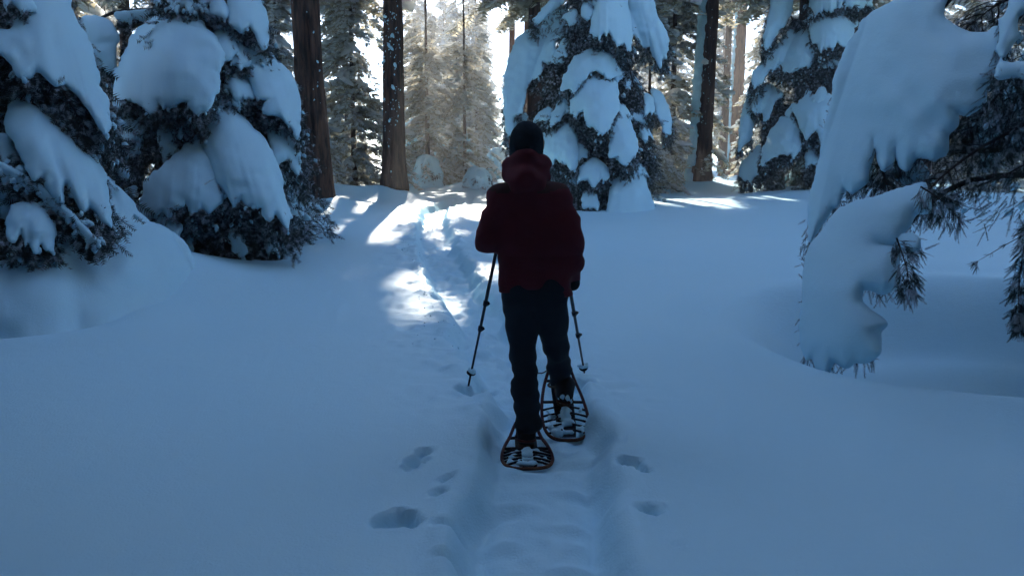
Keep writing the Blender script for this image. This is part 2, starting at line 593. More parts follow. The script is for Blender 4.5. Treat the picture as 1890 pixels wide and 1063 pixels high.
# ------------------------------------------------------------------ snow-laden boughs
def make_bough(parent, axis, wl, wr, thick, n0, r, vox, sprays=SPRAYS, slen=.17, dens=1.0, hang=1.0, tipr=.45, spacing=None, droop=.35, curl=.25,
               ang=55, ends=4, clumps=.18, snow=True, lift=.5, fing=1.0):
    """one bough: wood, twigs and needles as a mesh, with its pad of snow as a child"""
    axis = np.asarray(axis, float)
    Ltot = np.linalg.norm(np.diff(axis, axis=0), axis=1).sum()
    m = max(8, int(Ltot / (thick * .55)))
    ax = spline(axis, m)
    u = np.linspace(0, 1, m)
    ku = np.linspace(0, 1, len(wl))
    WL, WR = np.interp(u, ku, wl), np.interp(u, ku, wr)
    t = nrm(np.gradient(ax, axis=0))
    n0 = nrm(n0)
    s = nrm(np.cross(t, n0)); n = nrm(np.cross(s, t))
    caps, lines = [], []
    rax = thick * (0.55 + .45 * np.sin(math.pi * np.clip(u * 1.1 + .08, 0, 1)))
    off = n * thick * lift
    for i in range(m - 1):
        caps.append([*(ax[i] + off[i]), *(ax[i + 1] + off[i + 1]), rax[i], rax[i + 1]])
    lines.append((ax, n))
    spacing = spacing or thick * 1.35
    kstep = spacing / (Ltot / (m - 1))
    for side, Wd in ((-1, WR), (1, WL)):
        q = r.uniform(0, kstep)
        while q < m - 1:
            i = int(q); q += kstep * r.uniform(.75, 1.3)
            w = Wd[i] * r.uniform(.72, 1.2)
            if w < thick * .5 or r.random() < .1:
                continue
            a = R_(ang + 12 - 28 * u[i] + r.uniform(-10, 10))
            d0 = side * s[i] * math.sin(a) + t[i] * math.cos(a)
            L = w / math.sin(a)
            vv = np.linspace(0, 1, 6)[:, None]
            pl = ax[i] + d0 * L * vv - UP * droop * L * vv ** 2 - n[i] * curl * L * vv ** 2
            pl[1:] += r.normal(0, .03 * L, (5, 3)) * vv[1:] * .6
            nn = np.tile(n[i], (6, 1))
            lines.append((pl, nn))
            rr = np.interp(vv[:, 0], [0, .6, 1], [thick * .85, thick * .72, thick * tipr]) * r.uniform(.85, 1.1)
            po = pl + n[i] * (thick * lift * (1 - .3 * vv))
            for j in range(5):
                caps.append([*po[j], *po[j + 1], rr[j], rr[j + 1]])
            for sub in range(2):
                jj = int(r.integers(2, 5))
                e = po[jj] + (d0 * .45 + side * t[i] * r.uniform(-.2, .9) + t[i] * .4 - UP * .5) * thick * r.uniform(1.2, 2.4)
                caps.append([*po[jj], *e, thick * .6, thick * tipr * .7])
            # drip finger at the tip
            if fing and r.random() < .75:
                e = po[-1] + (-UP * .8 + d0 * .3 + t[i] * .3) * thick * r.uniform(.5, 1.6) * fing
                caps.append([*po[-1], *e, thick * tipr, thick * tipr * .7])
    for e in range(ends):
        a = R_(np.interp(e, [0, max(ends - 1, 1)], [-50, 50]) + r.uniform(-8, 8))
        d0 = t[-1] * math.cos(a) + s[-1] * math.sin(a) * .8
        L = thick * r.uniform(1.2, 2.6)
        vv = np.linspace(0, 1, 5)[:, None]
        pl = ax[-1] + d0 * L * vv - UP * .5 * L * vv ** 2
        lines.append((pl, np.tile(n[-1], (5, 1))))
        po = pl + n[-1] * thick * lift * (1 - .4 * vv)
        for j in range(4):
            f0, f1 = .8 - .12 * j, .8 - .12 * (j + 1)
            caps.append([*po[j], *po[j + 1], thick * max(f0, tipr), thick * max(f1, tipr)])
    fol = MB()
    tube(fol, ax, np.linspace(thick * .28, thick * .06, m), 5, 1)
    pos, dr, upv, pw = [], [], [], []
    for li, (pl, nn) in enumerate(lines):
        if li:
            tube(fol, pl, np.linspace(thick * .10, thick * .035, len(pl)), 3, 1, cap=False)
        L = np.linalg.norm(np.diff(pl, axis=0), axis=1).sum()
        cnt = max(3, int(L / slen * 5.0 * dens))
        uu = r.random(cnt) ** .7 * (len(pl) - 1.001)
        i = uu.astype(int); fr = (uu - i)[:, None]
        p = pl[i] * (1 - fr) + pl[i + 1] * fr
        tg = nrm(pl[i + 1] - pl[i])
        sd = nrm(np.cross(tg, nn[i])) * r.choice([-1, 1], cnt)[:, None]
        pos.append(p - nn[i] * r.uniform(-.1, .5, (cnt, 1)) * thick)
        dr.append(tg * .8 + sd * r.uniform(.2, .9, (cnt, 1)) - UP * r.uniform(.1, .7, (cnt, 1)) + r.normal(0, .2, (cnt, 3)))
        upv.append(nn[i]); pw.append(np.ones(cnt))
        # tip sprays poke out of the snow
        ct = 3
        pos.append(np.repeat(pl[-1:], ct, 0) - nn[-1] * thick * .2)
        dr.append(np.repeat(nrm(pl[-1:] - pl[-2:-1]), ct, 0) - UP * r.uniform(.0, .6, (ct, 1)) + r.normal(0, .35, (ct, 3)))
        upv.append(np.repeat(nn[-1:], ct, 0)); pw.append(np.ones(ct) * 1.1)
        if hang > 0:
            ch = max(2, int(L / slen * 5.5 * dens * hang))
            uu = r.random(ch) * (len(pl) - 1.001)
            i = uu.astype(int); fr = (uu - i)[:, None]
            p = pl[i] * (1 - fr) + pl[i + 1] * fr
            pos.append(p - nn[i] * r.uniform(.4, 2.6, (ch, 1)) * thick - UP * r.uniform(0, 2.6, (ch, 1)) * thick * hang)
            dr.append(-UP * r.uniform(.3, 1.2, (ch, 1)) + nn[i] * r.uniform(-.3, .7, (ch, 1)) + r.normal(0, .55, (ch, 3)))
            upv.append(r.normal(0, 1, (ch, 3))); pw.append(np.ones(ch))
    pos = np.concatenate(pos); dr = np.concatenate(dr); upv = np.concatenate(upv); pw = np.concatenate(pw)
    which = r.integers(0, len(sprays), len(pos))
    for q in range(len(sprays)):
        mk = which == q
        scatter(fol, sprays[q], pos[mk], dr[mk], upv[mk], slen * pw[mk] * r.uniform(.7, 1.3, mk.sum()))
    bo = fol.build('bough', [M['needle'], M['twig']], parent, smooth=False)
    if snow:
        sn = MB()
        v, f = sdf_mesh(caps, vox, 4.2 / thick, amp=thick * .2, nsc=thick * 1.8)
        sn.add(v, f)
        mk = r.random(len(pos)) < clumps
        scatter(sn, BLOBS[0], pos[mk] + nrm(dr[mk]) * slen * .45 + UP * slen * .05, dr[mk], np.tile(UP, (mk.sum(), 1)) + r.normal(0, .2, (mk.sum(), 3)), slen * r.uniform(.16, .42, mk.sum()))
        sn.build('snow_pad', M['pad'], bo)
    return bo


def P_many(px, py, Y):
    u, v = (px - 945) / FPX, (531.5 - py) / FPX
    dy = v * math.sin(PITCH) + math.cos(PITCH); dz = v * math.cos(PITCH) - math.sin(PITCH)
    t = Y / dy
    return np.stack([u * t, Y + 0 * px, CAMZ + dz * t], -1)


def poly_sd(x, y, poly):
    """signed distance to a closed outline, positive inside"""
    d = np.full(x.shape, 1e9); ins = np.zeros(x.shape, bool)
    for (x0, y0), (x1, y1) in zip(poly, np.roll(poly, -1, 0)):
        ex, ey = x1 - x0, y1 - y0
        t = np.clip(((x - x0) * ex + (y - y0) * ey) / (ex * ex + ey * ey + 1e-9), 0, 1)
        d = np.minimum(d, (x - x0 - t * ex) ** 2 + (y - y0 - t * ey) ** 2)
        c = ((y0 > y) != (y1 > y)) & (x < (x1 - x0) * (y - y0) / (y1 - y0 + 1e-12) + x0)
        ins ^= c
    d = np.sqrt(d)
    return np.where(ins, d, -d)


def blur2(a, n):
    if n < 1:
        return a
    for _ in range(2):
        for ax in (0, 1):
            p = np.concatenate([np.repeat(np.take(a, [0], ax), n + 1, ax), a, np.repeat(np.take(a, [-1], ax), n, ax)], ax)
            c = np.cumsum(p, ax); m = a.shape[ax]
            a = (np.take(c, np.arange(2 * n + 1, 2 * n + 1 + m), ax) - np.take(c, np.arange(0, m), ax)) / (2 * n + 1)
    return a


def to_px(w):
    d = np.asarray(w, float) - CAM
    zc = d[1] * math.cos(PITCH) - d[2] * math.sin(PITCH)
    up = d[1] * math.sin(PITCH) + d[2] * math.cos(PITCH)
    return 945 + FPX * d[0] / zc, 531.5 - FPX * up / zc


def make_cape(parent, poly, base, H, R, r, vox, flow=(0, 1), T=.085, jag=1.35, fw=.095, tilt=.45, bulge=.85, dy=0.0, grow=.045, sprays=SPRAYS, slen=.15, dens=1.0, hang=1.0,
              clumps=.12, holes=0.0, wobk=1.0, wood=True, hfar=.3, fold=.28):
    """one drooping bough draped with snow: the outline of the drape at its own depth on the tree's cone, thick and folded, with fingers along its lower edge"""
    poly = np.asarray(poly, float)
    pc = np.vstack([poly[-2:], poly, poly[:2]])
    fine = spline(pc, (len(pc) - 1) * 4 + 1)[8:-8] if pc.shape[1] == 3 else spline(np.c_[pc, np.zeros(len(pc))], (len(pc) - 1) * 4 + 1)[8:-8, :2]
    fine = fine * .6 + .4 * np.array([poly[(np.arange(len(fine)) // 4) % len(poly)] * (1 - (np.arange(len(fine)) % 4 / 4)[:, None]) + poly[(np.arange(len(fine)) // 4 + 1) % len(poly)] * (np.arange(len(fine)) % 4 / 4)[:, None]])[0]
    base = np.asarray(base, float); Yc = base[1]
    fx, fy = np.array(flow, float) / np.hypot(*flow)
    cen = poly.mean(0)
    zc = P(cen[0], cen[1], Yc - R * .4)[2]
    Rm = max(R * (1 - (zc - base[2]) / H), .25)
    sc = mpp(Yc - Rm * .6 + dy)
    mg = (T * .6 + fw * jag * 1.2) / sc + 3
    h = vox / sc
    gx_ = np.arange(poly[:, 0].min() - mg, poly[:, 0].max() + mg, h); gy_ = np.arange(poly[:, 1].min() - mg, poly[:, 1].max() + mg, h)
    X, Y = np.meshgrid(gx_, gy_, indexing='ij')
    A = X * fy - Y * fx; L = X * fx + Y * fy
    Lp = poly[:, 0] * fx + poly[:, 1] * fy
    lmin, lmax = Lp.min(), Lp.max()
    ramp = np.clip((L - lmin) / (lmax - lmin), 0, 1) ** 1.6
    so = r.uniform(0, 30)
    def J(a):
        z0 = np.zeros_like(a)
        notch = np.clip(vnoise(a * sc / fw * .75 + so * 1.3, z0 + 9.1, z0) - .42, 0, 1) * 3.2
        return (-notch + .6 * vnoise(a * sc / fw + so, z0 + so * .3, z0) + .55 * vnoise(a * sc / fw * 2.3 + so, z0 + 5.5, z0) * vnoise(a * sc / fw * .4, z0 + so, z0 + 2)) * fw * jag
    Ja = J(A)
    wob = noise2(X * sc, Y * sc, fw * 1.1, so) * fw * .3 * wobk + noise2(X * sc, Y * sc, fw * .45, so + 9) * fw * .14 * wobk
    def sd_at(dl):
        sh = (dl - (Ja * ramp)) / sc
        return poly_sd(X + fx * sh + wob / sc * fy, Y + fy * sh + wob / sc * .6, fine) * sc + grow
    di = sd_at(0.0)
    if holes and (di > T * 1.4).any():
        inner = np.argwhere(di > T * 1.2)
        for _ in range(int(r.poisson(max(.3, len(inner) * vox * vox * 7.0 * holes)))):
            c = inner[r.integers(0, len(inner))]
            hx, hy = (X - X[c[0], c[1]]) * sc, (Y - Y[c[0], c[1]]) * sc
            ha, hl = hx * fy - hy * fx, hx * fx + hy * fy
            rad = r.uniform(.018, .05) * (T / .085)
            hd = np.hypot(ha / 1.0, np.where(hl > 0, hl / 1.9, hl / .8)) + noise2(hx, hy, .03, so) * .012
            di = np.minimum(di, hd - rad)
    w0 = P_many(X, Y, np.full(X.shape, Yc - Rm * .4))
    Rz = np.clip(R * (1 - (w0[..., 2] - base[2]) / H), .2, None)
    dx = (w0[..., 0] - base[0]) / Rz
    bw = max(.08, min((lmax - lmin), np.ptp(A[di > 0]) if (di > 0).any() else 50) * sc * .45)
    Ys = Yc - Rz * (1 - .62 * np.clip(dx * dx, 0, 1.5)) - tilt * (L - (lmin + lmax) / 2) * sc - bulge * bw * (1 - np.exp(-blur2(np.clip(di, 0, None), int(bw * .45 / vox)) / bw * 1.7)) + dy
    Ys = Ys - fold * Ja * ramp - .45 * T * noise2(X * sc, Y * sc, T * 3.2, so + 3) - .24 * T * noise2(X * sc, Y * sc, T * 1.4, so + 7)
    th = T * np.sqrt(np.clip(1 - (1 - np.clip(di / T, 0, 1)) ** 2, 0, 1)) * (.85 + .25 * noise2(X * sc, Y * sc, .3, so + 1)) + vox * .3
    ins = di > -vox
    if not ins.any():
        return None
    y0, y1 = Ys[ins].min() - T * 1.3 - 2 * vox, Ys[ins].max() + T * 1.3 + 2 * vox
    gY = np.arange(y0, y1, vox)
    D = gY[None, None] - Ys[..., None]
    f = np.where(di[..., None] > 0, np.abs(D) - th[..., None], np.sqrt(di[..., None] ** 2 + D ** 2) - vox * .3).astype(np.float32)
    v, fa = surface_nets(f, np.zeros(3), 1.0)
    if len(v) == 0:
        return None
    wv = P_many(gx_[0] + v[:, 0] * h, gy_[0] + v[:, 1] * h, y0 + v[:, 2] * vox)
    flw = nrm(np.array([fx, -tilt * .8, -fy]))
    # wood and needles
    fol = MB()
    top = np.argmin(np.where(di > T * .3, L, 1e9)); bot = np.argmax(np.where(di > T * .5, L, -1e9))
    pt, pb = [P_many(X.ravel()[q:q + 1], Y.ravel()[q:q + 1], Ys.ravel()[q:q + 1] + T)[0] for q in (top, bot)]
    if wood:
        root = np.array([base[0], base[1], min(max(pt[2] + .1, base[2] + .1), base[2] + H * .95)])
        tube(fol, spline([root, pt * .8 + root * .2 + [0, 0, .03], (pt + pb) / 2 + [0, .04, 0], pb], 14), np.linspace(.028, .006, 14), 5, 1)
    cells = np.argwhere(di > .01)
    area = len(cells) * vox * vox
    nb = int(area / slen ** 2 * 5 * dens)
    c = cells[r.integers(0, len(cells), nb)]
    pos = [P_many(X[c[:, 0], c[:, 1]], Y[c[:, 0], c[:, 1]], Ys[c[:, 0], c[:, 1]] + T * 1.15 + r.uniform(.01, .2, nb))]
    dr = [flw * .7 + r.normal(0, .45, (nb, 3)) - UP * .3]
    dr[0][:, 1] = np.abs(dr[0][:, 1])
    edge = np.argwhere((di > .0) & (sd_at(.055) < 0))
    if len(edge):
        ne = int(len(edge) * vox * vox / .05 / slen * 16 * dens)
        c = edge[r.integers(0, len(edge), ne)]
        pos.append(P_many(X[c[:, 0], c[:, 1]], Y[c[:, 0], c[:, 1]], Ys[c[:, 0], c[:, 1]] + r.uniform(-.2, 1.0, ne) * T))
        dr.append(flw * .8 + np.array([0, -.25, 0]) + r.normal(0, .38, (ne, 3)) - UP * .15)
        if hang > 0:
            nh = int(ne * 2.2 * hang)
            c = edge[r.integers(0, len(edge), nh)]
            p = P_many(X[c[:, 0], c[:, 1]], Y[c[:, 0], c[:, 1]], Ys[c[:, 0], c[:, 1]] + r.uniform(.3, 2.5, nh) * T)
            k = r.random((nh, 1)) * hfar * hang
            pos.append(p - UP * k + np.array([0, 1.0, 0]) * k * .45 + r.normal(0, .03, (nh, 3)))
            dr.append(flw * .4 - UP * r.uniform(.1, 1, (nh, 1)) + r.normal(0, .55, (nh, 3)) + np.array([0, -.25, 0]))
    pos = np.concatenate(pos); dr = np.concatenate(dr)
    which = r.integers(0, len(sprays), len(pos))
    for q in range(len(sprays)):
        mk = which == q
        scatter(fol, sprays[q], pos[mk], dr[mk], r.normal(0, .6, (mk.sum(), 3)) + np.array([0, -.6, .6]), slen * r.uniform(.7, 1.35, mk.sum()))
    bo = fol.build('bough', [M['needle'], M['twig']], parent, smooth=False)
    sn = MB(); sn.add(wv, fa[:, ::-1])
    mk = r.random(len(pos)) < clumps
    if mk.any():
        scatter(sn, BLOBS[0], pos[mk] + nrm(dr[mk]) * slen * .45 + np.array([0, -.01, .012]), dr[mk], np.tile(UP, (mk.sum(), 1)) + r.normal(0, .3, (mk.sum(), 3)), slen * r.uniform(.12, .36, mk.sum()))
    sn.build('snow_pad', M['pad'], bo)
    return bo


def inner_foliage(parent, base, H, R, count, r, sprays=SPRAYS, slen=.2, z0=.15, clumps=.06, name='inner_foliage'):
    """dark needles filling the cone round the trunk"""
    mb = MB()
    h = z0 + (H - z0) * (1 - r.random(count) ** .55)
    a = r.random(count) * 2 * math.pi
    rad = R * (1 - h / H) ** .85 * r.uniform(.25, .88, count)
    o = np.stack([np.cos(a), np.sin(a), np.zeros(count)], -1)
    pos = base + o * rad[:, None] + UP * h[:, None]
    d = o * .8 - UP * r.uniform(.2, 1.1, (count, 1)) + r.normal(0, .4, (count, 3))
    w = r.integers(0, len(sprays), count)
    for q in range(len(sprays)):
        mk = w == q
        scatter(mb, sprays[q], pos[mk], d[mk], r.normal(0, 1, (mk.sum(), 3)) + UP, slen * r.uniform(.8, 1.6, mk.sum()))
    ob = mb.build(name, [M['needle']], parent, smooth=False)
    ob['kind'] = 'stuff'
    sn = MB()
    mk = r.random(count) < clumps
    scatter(sn, BLOBS[1], pos[mk] + d[mk] * slen * .3 + UP * .02, d[mk], np.tile(UP, (mk.sum(), 1)), slen * r.uniform(.2, .6, mk.sum()))
    if sn.n:
        so = sn.build('snow_clumps', M['pad'], ob); so['kind'] = 'stuff'
    return ob


def trunk_mesh(parent, base, H, r0, r1, mat, r, sides=40, rows=60, furrow=.02, lean=(0, 0), flare=.35, name='trunk', zmin=-.5, near=None):
    mb = MB()
    z = np.linspace(zmin, H, rows) if near is None else np.concatenate([np.linspace(zmin, near, rows), np.linspace(near, H, 24)[1:]])
    th = np.arange(sides) * 2 * math.pi / sides
    Z, T = np.meshgrid(z, th, indexing='ij')
    rad = np.interp(Z, [0, H], [r0, r1]) + r0 * flare * np.exp(-np.clip(Z, 0, None) / (r0 * 1.6)) * (1 + .45 * np.cos(T * 4 + r.uniform(0, 6)))
    cx, cy = np.cos(T), np.sin(T)
    sd = r.uniform(0, 20)
    n1 = vnoise(cx * 5.5 * r0 / .3 + sd, cy * 5.5 * r0 / .3, Z * .55)
    n2 = vnoise(cx * 13 * r0 / .3 + sd, cy * 13 * r0 / .3, Z * 1.6)
    rad = rad - furrow * (np.abs(n1) < .22) * (1 - np.abs(n1) / .22) * 1.2 - furrow * .5 * np.abs(n2) + furrow * .6 * vnoise(cx * 2 + sd, cy * 2, Z * .8)
    X = base[0] + rad * cx + lean[0] * Z / H; Y = base[1] + rad * cy + lean[1] * Z / H
    v = np.stack([X, Y, base[2] + Z], -1).reshape(-1, 3)
    i = np.arange(len(z) - 1)[:, None] * sides; j = np.arange(sides)[None]
    f = np.stack([i + j, i + (j + 1) % sides, i + sides + (j + 1) % sides, i + sides + j], -1).reshape(-1, 4)
    mb.add(v, f)
    return mb.build(name, mat, parent)


def proc_bough(parent, root, az, L, drop, width, thick, r, vox, **kw):
    """a bough that leaves the trunk at root, rises a little and sags under its snow"""
    o = np.array([math.sin(az), math.cos(az), 0])
    vv = np.linspace(0, 1, 5)[:, None]
    ax = root + o * L * vv * (1 - .22 * vv) + UP * (.10 * L * vv - drop * L * vv ** 1.7)
    w = np.array([.15, .6, 1.0, .9, .45]) * width
    return make_bough(parent, ax, w * r.uniform(.85, 1.15), w * r.uniform(.85, 1.15), thick, UP * .75 + o * .55, r, vox, **kw)


def hero_fir(name, label, base, H, R, cpx, pads, r, vox, trunk_r=.09, thick=.1, fill=None, group=None, inner=2600, sprays=SPRAYS, slen=.17, hang=1.0, kw=None, rtop=.06, ishort=1.0, clumps=.18, capes=(), ckw=None, iz0=.15, gaps=0, gsize=1.0):
    """a young fir whose snow pads are laid out on its cone; pads: [(px, py), ...], widths left, widths right (px), thickness (m)"""
    t = thing(name, label, 'tree', base, group)
    trunk_mesh(t, base, H, trunk_r, .015, M['bark'], r, 14, 24, .006)
    Yc = base[1]
    for spec in pads:
        pts, wl, wr, th = spec[:4]
        ex = dict(spec[4]) if len(spec) > 4 else {}
        dy = ex.pop('dy', 0.0)
        A, nmean = [], np.zeros(3)
        for k_, (px, py) in enumerate(pts):
            d0 = P(px, py, Yc)
            Rz = max(R * (1 - (d0[2] - base[2]) / H), .12) * ex.get('rs', 1.0)
            Yq = Yc
            for _ in range(3):
                q = P(px, py, Yq)
                dx = q[0] - base[0]
                Yq = Yc - math.sqrt(max(Rz * Rz - dx * dx, .0)) * (1 if not isinstance(dy, (list, tuple)) else 1)
            Yq += dy[k_] if isinstance(dy, (list, tuple)) else dy
            q = P(px, py, Yq)
            A.append(q); nmean += nrm([q[0] - base[0], q[1] - Yc - .05, 0])
        ex.pop('rs', None)
        sc = mpp(np.mean([q[1] for q in A]))
        nmean = nrm(nmean) * .75 + UP * .55 + np.array([0, -.35, 0])
        args = dict(sprays=sprays, slen=slen, hang=hang, clumps=clumps)
        args.update(kw or {}); args.update(ex)
        make_bough(t, A, np.array(wl) * sc, np.array(wr) * sc, th, nmean, r, vox, **args)
    for poly, ex in capes:
        args = dict(sprays=sprays, slen=slen, clumps=clumps * .6)
        args.update(ckw or {}); args.update(ex)
        make_cape(t, poly, base, H, R, r, vox, **args)
    # lesser boughs with their own snow between the large drapes
    for _ in range(gaps):
        a = r.uniform(-1.25, 1.25); zf = r.uniform(.1, .85)
        Rz = R * (1 - zf) * .82
        w = np.array(base) + np.array([math.sin(a) * Rz, -math.cos(a) * Rz, zf * H])
        qx, qy = to_px(w)
        if qy < -40 or qy > 520:
            continue
        k = gsize / mpp(base[1])
        ww, hh = r.uniform(.10, .22) * k, r.uniform(.22, .42) * k
        sk = math.sin(a) * .35 * hh
        poly = [(qx - ww * .3, qy - hh * .5), (qx + ww * .3, qy - hh * .5), (qx + ww * .7 + sk * .5, qy), (qx + ww + sk, qy + hh * .45), (qx + ww * .45 + sk, qy + hh * .36),
                (qx + sk, qy + hh * .55), (qx - ww * .5 + sk, qy + hh * .38), (qx - ww + sk, qy + hh * .42), (qx - ww * .7 + sk * .5, qy)]
        args = dict(sprays=sprays, slen=slen, clumps=clumps * .6)
        args.update(ckw or {})
        args.update(dict(flow=(math.sin(a) * .35, 1), dy=r.uniform(.02, .2), T=.055 * gsize, hang=.7, dens=.8))
        make_cape(t, poly, base, H, R, r, max(vox, .024), **args)
    for (z, az, L, drop, wd, th) in (fill or []):
        proc_bough(t, np.array([base[0], base[1], base[2] + z]), az, L, drop, wd, th, r, max(vox, .045), sprays=sprays, slen=slen * 1.2, dens=.6, hang=.8, clumps=.08)
    inner_foliage(t, np.array(base), H, R * ishort, inner, r, sprays, slen * 1.25, z0=iz0)
    return t

# ------------------------------------------------------------------ where things stand
def base_at(px, py):
    g = gp(px, py)
    return g


T1 = gp(588, 388); T2 = gp(728, 368); T3 = gp(1290, 348); T4 = gp(1354, 323)
B_ = gp(385, 470); C_ = gp(1092, 382); D_ = gp(1545, 358)
C_[1] += .5; D_[1] += .6; B_[1] += .5
A_ = np.array([-5.35, 8.35, .3]); E_ = np.array([4.95, 7.0, .1])
MOUNDS = [(T1[0] + .25, T1[1] - .1, .75, .22), (T2[0] - .1, T2[1] - .1, .8, .26), (T3[0], T3[1], .9, .3), (C_[0] + .5, C_[1] - .7, .8, .22),
          (T1[0] - .9, T1[1] + 1.6, 1.5, .3), (T2[0] - 1.9, T2[1] + .5, 1.4, .35), (D_[0] - 1.5, D_[1] - .8, .9, .16), (-5.2, 12.5, 2.2, .35),
          (gp(640, 340)[0], gp(640, 340)[1], 2.0, .25), (gp(880, 352)[0], gp(880, 352)[1] + 1, 1.1, .3), (9.5, 19, 3.5, .35), (-2.6, 9.6, 1.2, .10), (gp(262, 535)[0], gp(262, 535)[1] + .35, .75, .30), (gp(120, 500)[0], gp(120, 500)[1] + .3, 1.1, .15)]

# ground patches that the sun reaches through gaps in the crowns: px, py, radius (m)
LIT = [(800, 386, .75), (765, 392, .6), (725, 405, .42), (695, 422, .25), (865, 386, .7), (905, 395, .5), (800, 530, .28), (775, 520, .2), (760, 580, .14), (890, 500, .2),
       (925, 505, .16), (630, 515, .1), (645, 386, .22), (612, 400, .14), (570, 425, .14), (535, 445, .12), (660, 440, .2), (700, 445, .2), (1285, 377, .8), (1225, 376, .4), (1325, 379, .35), (1170, 352, .6), (1440, 377, .3), (1425, 345, .6),
       (878, 349, .35), (1240, 345, .4)]
TUBES = np.array([[*gp(a, b), r] for a, b, r in LIT])


def in_tubes(c, grow=0.0):
    """which of the points c lie in a ray of sunlight that has to get through"""
    m = np.zeros(len(c), bool)
    rim = np.random.default_rng(len(c)).random(len(c)) ** 1.5 * .28
    for x, y, z, rr in TUBES:
        d = c - np.array([x, y, z])
        a = d @ SUN
        q = np.linalg.norm(d - a[:, None] * SUN, axis=1)
        m |= (q < rr + grow - .06 + rim) & (a > 0)
    return m


# ------------------------------------------------------------------ ground
def axis_pts(segs):
    out = [segs[0][0]]
    for a, b, h in segs:
        n = max(1, int(round((b - a) / h)))
        out.extend(np.linspace(a, b, n + 1)[1:])
    return np.array(out)


gx = axis_pts([(-75, -60, 3), (-60, -14, 1.2), (-14, -5, .16), (-5, -1.9, .06), (-1.9, 1.9, .021), (1.9, 5, .06), (5, 14, .16), (14, 60, 1.2), (60, 75, 3)])
gy = axis_pts([(-28, -2, 2), (-2, 1.6, .3), (1.6, 7.0, .022), (7, 12, .045), (12, 22, .11), (22, 50, .5), (50, 110, 3)])
GX, GY = np.meshgrid(gx, gy, indexing='ij')
GZ = ground_h(GX.ravel(), GY.ravel())
mb = MB()
i = np.arange(len(gx) - 1)[:, None] * len(gy); j = np.arange(len(gy) - 1)[None]
mb.add(np.stack([GX.ravel(), GY.ravel(), GZ], -1), np.stack([i + j, i + len(gy) + j, i + len(gy) + j + 1, i + j + 1], -1).reshape(-1, 4))
go = mb.build('snow_ground', M['snow'])
go['kind'] = 'structure'


def stand(p, sink=.05):
    return np.array([p[0], p[1], gz(p[0], p[1]) - sink])


# ------------------------------------------------------------------ far wood
def conifer(H, R, z0, seed, step=.42, fl=.5, snowy=.6, droop=.35, trunk_r=.2, mat='bark', power=.75):
    """a tall conifer at the origin: clumps kept apart so that a crown can be thinned"""
    r = np.random.default_rng(seed)
    FP, FD, FU, FS, SP, SD, SS = [], [], [], [], [], [], []
    tw = MB()
    z = z0
    while z < H * .985:
        k = int(r.integers(5, 8))
        rel = (z - z0) / (H - z0)
        for b in range(k):
            az = r.uniform(0, 2 * math.pi)
            L = R * (1 - rel) ** power * r.uniform(.65, 1.1) + .2
            o = np.array([math.cos(az), math.sin(az), 0]); sd = np.array([-o[1], o[0], 0])
            nf = int(L / (fl * .42)) + 2
            v = (np.arange(nf) + r.random(nf)) / nf
            v = np.clip(v, .12, 1)[:, None]
            p = o * L * v + UP * (z + r.uniform(-.2, .2) + .12 * L * v - (droop + .12) * L * v ** 2)
            for sg in (-1, 1):
                d = o * .75 + sd * sg * r.uniform(.5, 1.0, (nf, 1)) * (1.1 - .6 * v) - UP * r.uniform(.15, .55, (nf, 1)) + r.normal(0, .15, (nf, 3))
                FP.append(p); FD.append(d); FU.append(UP + r.normal(0, .3, (nf, 3))); FS.append(fl * r.uniform(.7, 1.25, nf) * (.65 + .35 * (1 - rel)))
                m = r.random(nf) < snowy
                SP.append((p + nrm(d) * fl * .42 + UP * .05)[m]); SD.append(d[m]); SS.append((fl * r.uniform(.2, .44, nf) * np.where(r.random(nf) < .06, 2.3, .9))[m])
        z += step * r.uniform(.8, 1.2) * (1 - .3 * rel)
    cat = np.concatenate
    return dict(H=H, R=R, z0=z0, fp=cat(FP), fd=cat(FD), fu=cat(FU), fs=cat(FS), sp=cat(SP), sd=cat(SD), ss=cat(SS), tr=trunk_r, mat=mat, seed=seed)


def crown_meshes(c, keep_f=None, keep_s=None):
    r = np.random.default_rng(c['seed'] + 99)
    kf = np.ones(len(c['fp']), bool) if keep_f is None else keep_f
    ks = np.ones(len(c['sp']), bool) if keep_s is None else keep_s
    cm, sm = MB(), MB()
    w = r.integers(0, 3, len(kf)); w2 = r.integers(0, 3, len(ks))
    for q in range(3):
        m = kf & (w == q)
        scatter(cm, FRONDS[q], c['fp'][m], c['fd'][m], c['fu'][m], c['fs'][m])
        m = ks & (w2 == q)
        scatter(sm, LUMPS[q], c['sp'][m], c['sd'][m], np.tile(UP, (m.sum(), 1)), c['ss'][m])
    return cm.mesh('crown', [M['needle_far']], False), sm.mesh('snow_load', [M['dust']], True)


def trunk_data(c, near=None):
    t = trunk_mesh(None, np.zeros(3), c['H'], c['tr'], .02, M[c['mat']], np.random.default_rng(c['seed']), 20, 40, .012, zmin=-1.0)
    me = t.data
    bpy.data.objects.remove(t)
    return me


PROTO = [conifer(21, 2.5, .6, 101, trunk_r=.2), conifer(24, 2.9, 1.8, 102, trunk_r=.24, snowy=.5), conifer(13, 2.1, .3, 103, .34, .34, .8, .45, .13),
         conifer(20, 3.3, 6.3, 104, .36, .62, .45, .3, .22), conifer(8.5, 1.75, .1, 105, .27, .27, .85, .5, .09)]
PDATA = [(*crown_meshes(c), trunk_data(c)) for c in PROTO]


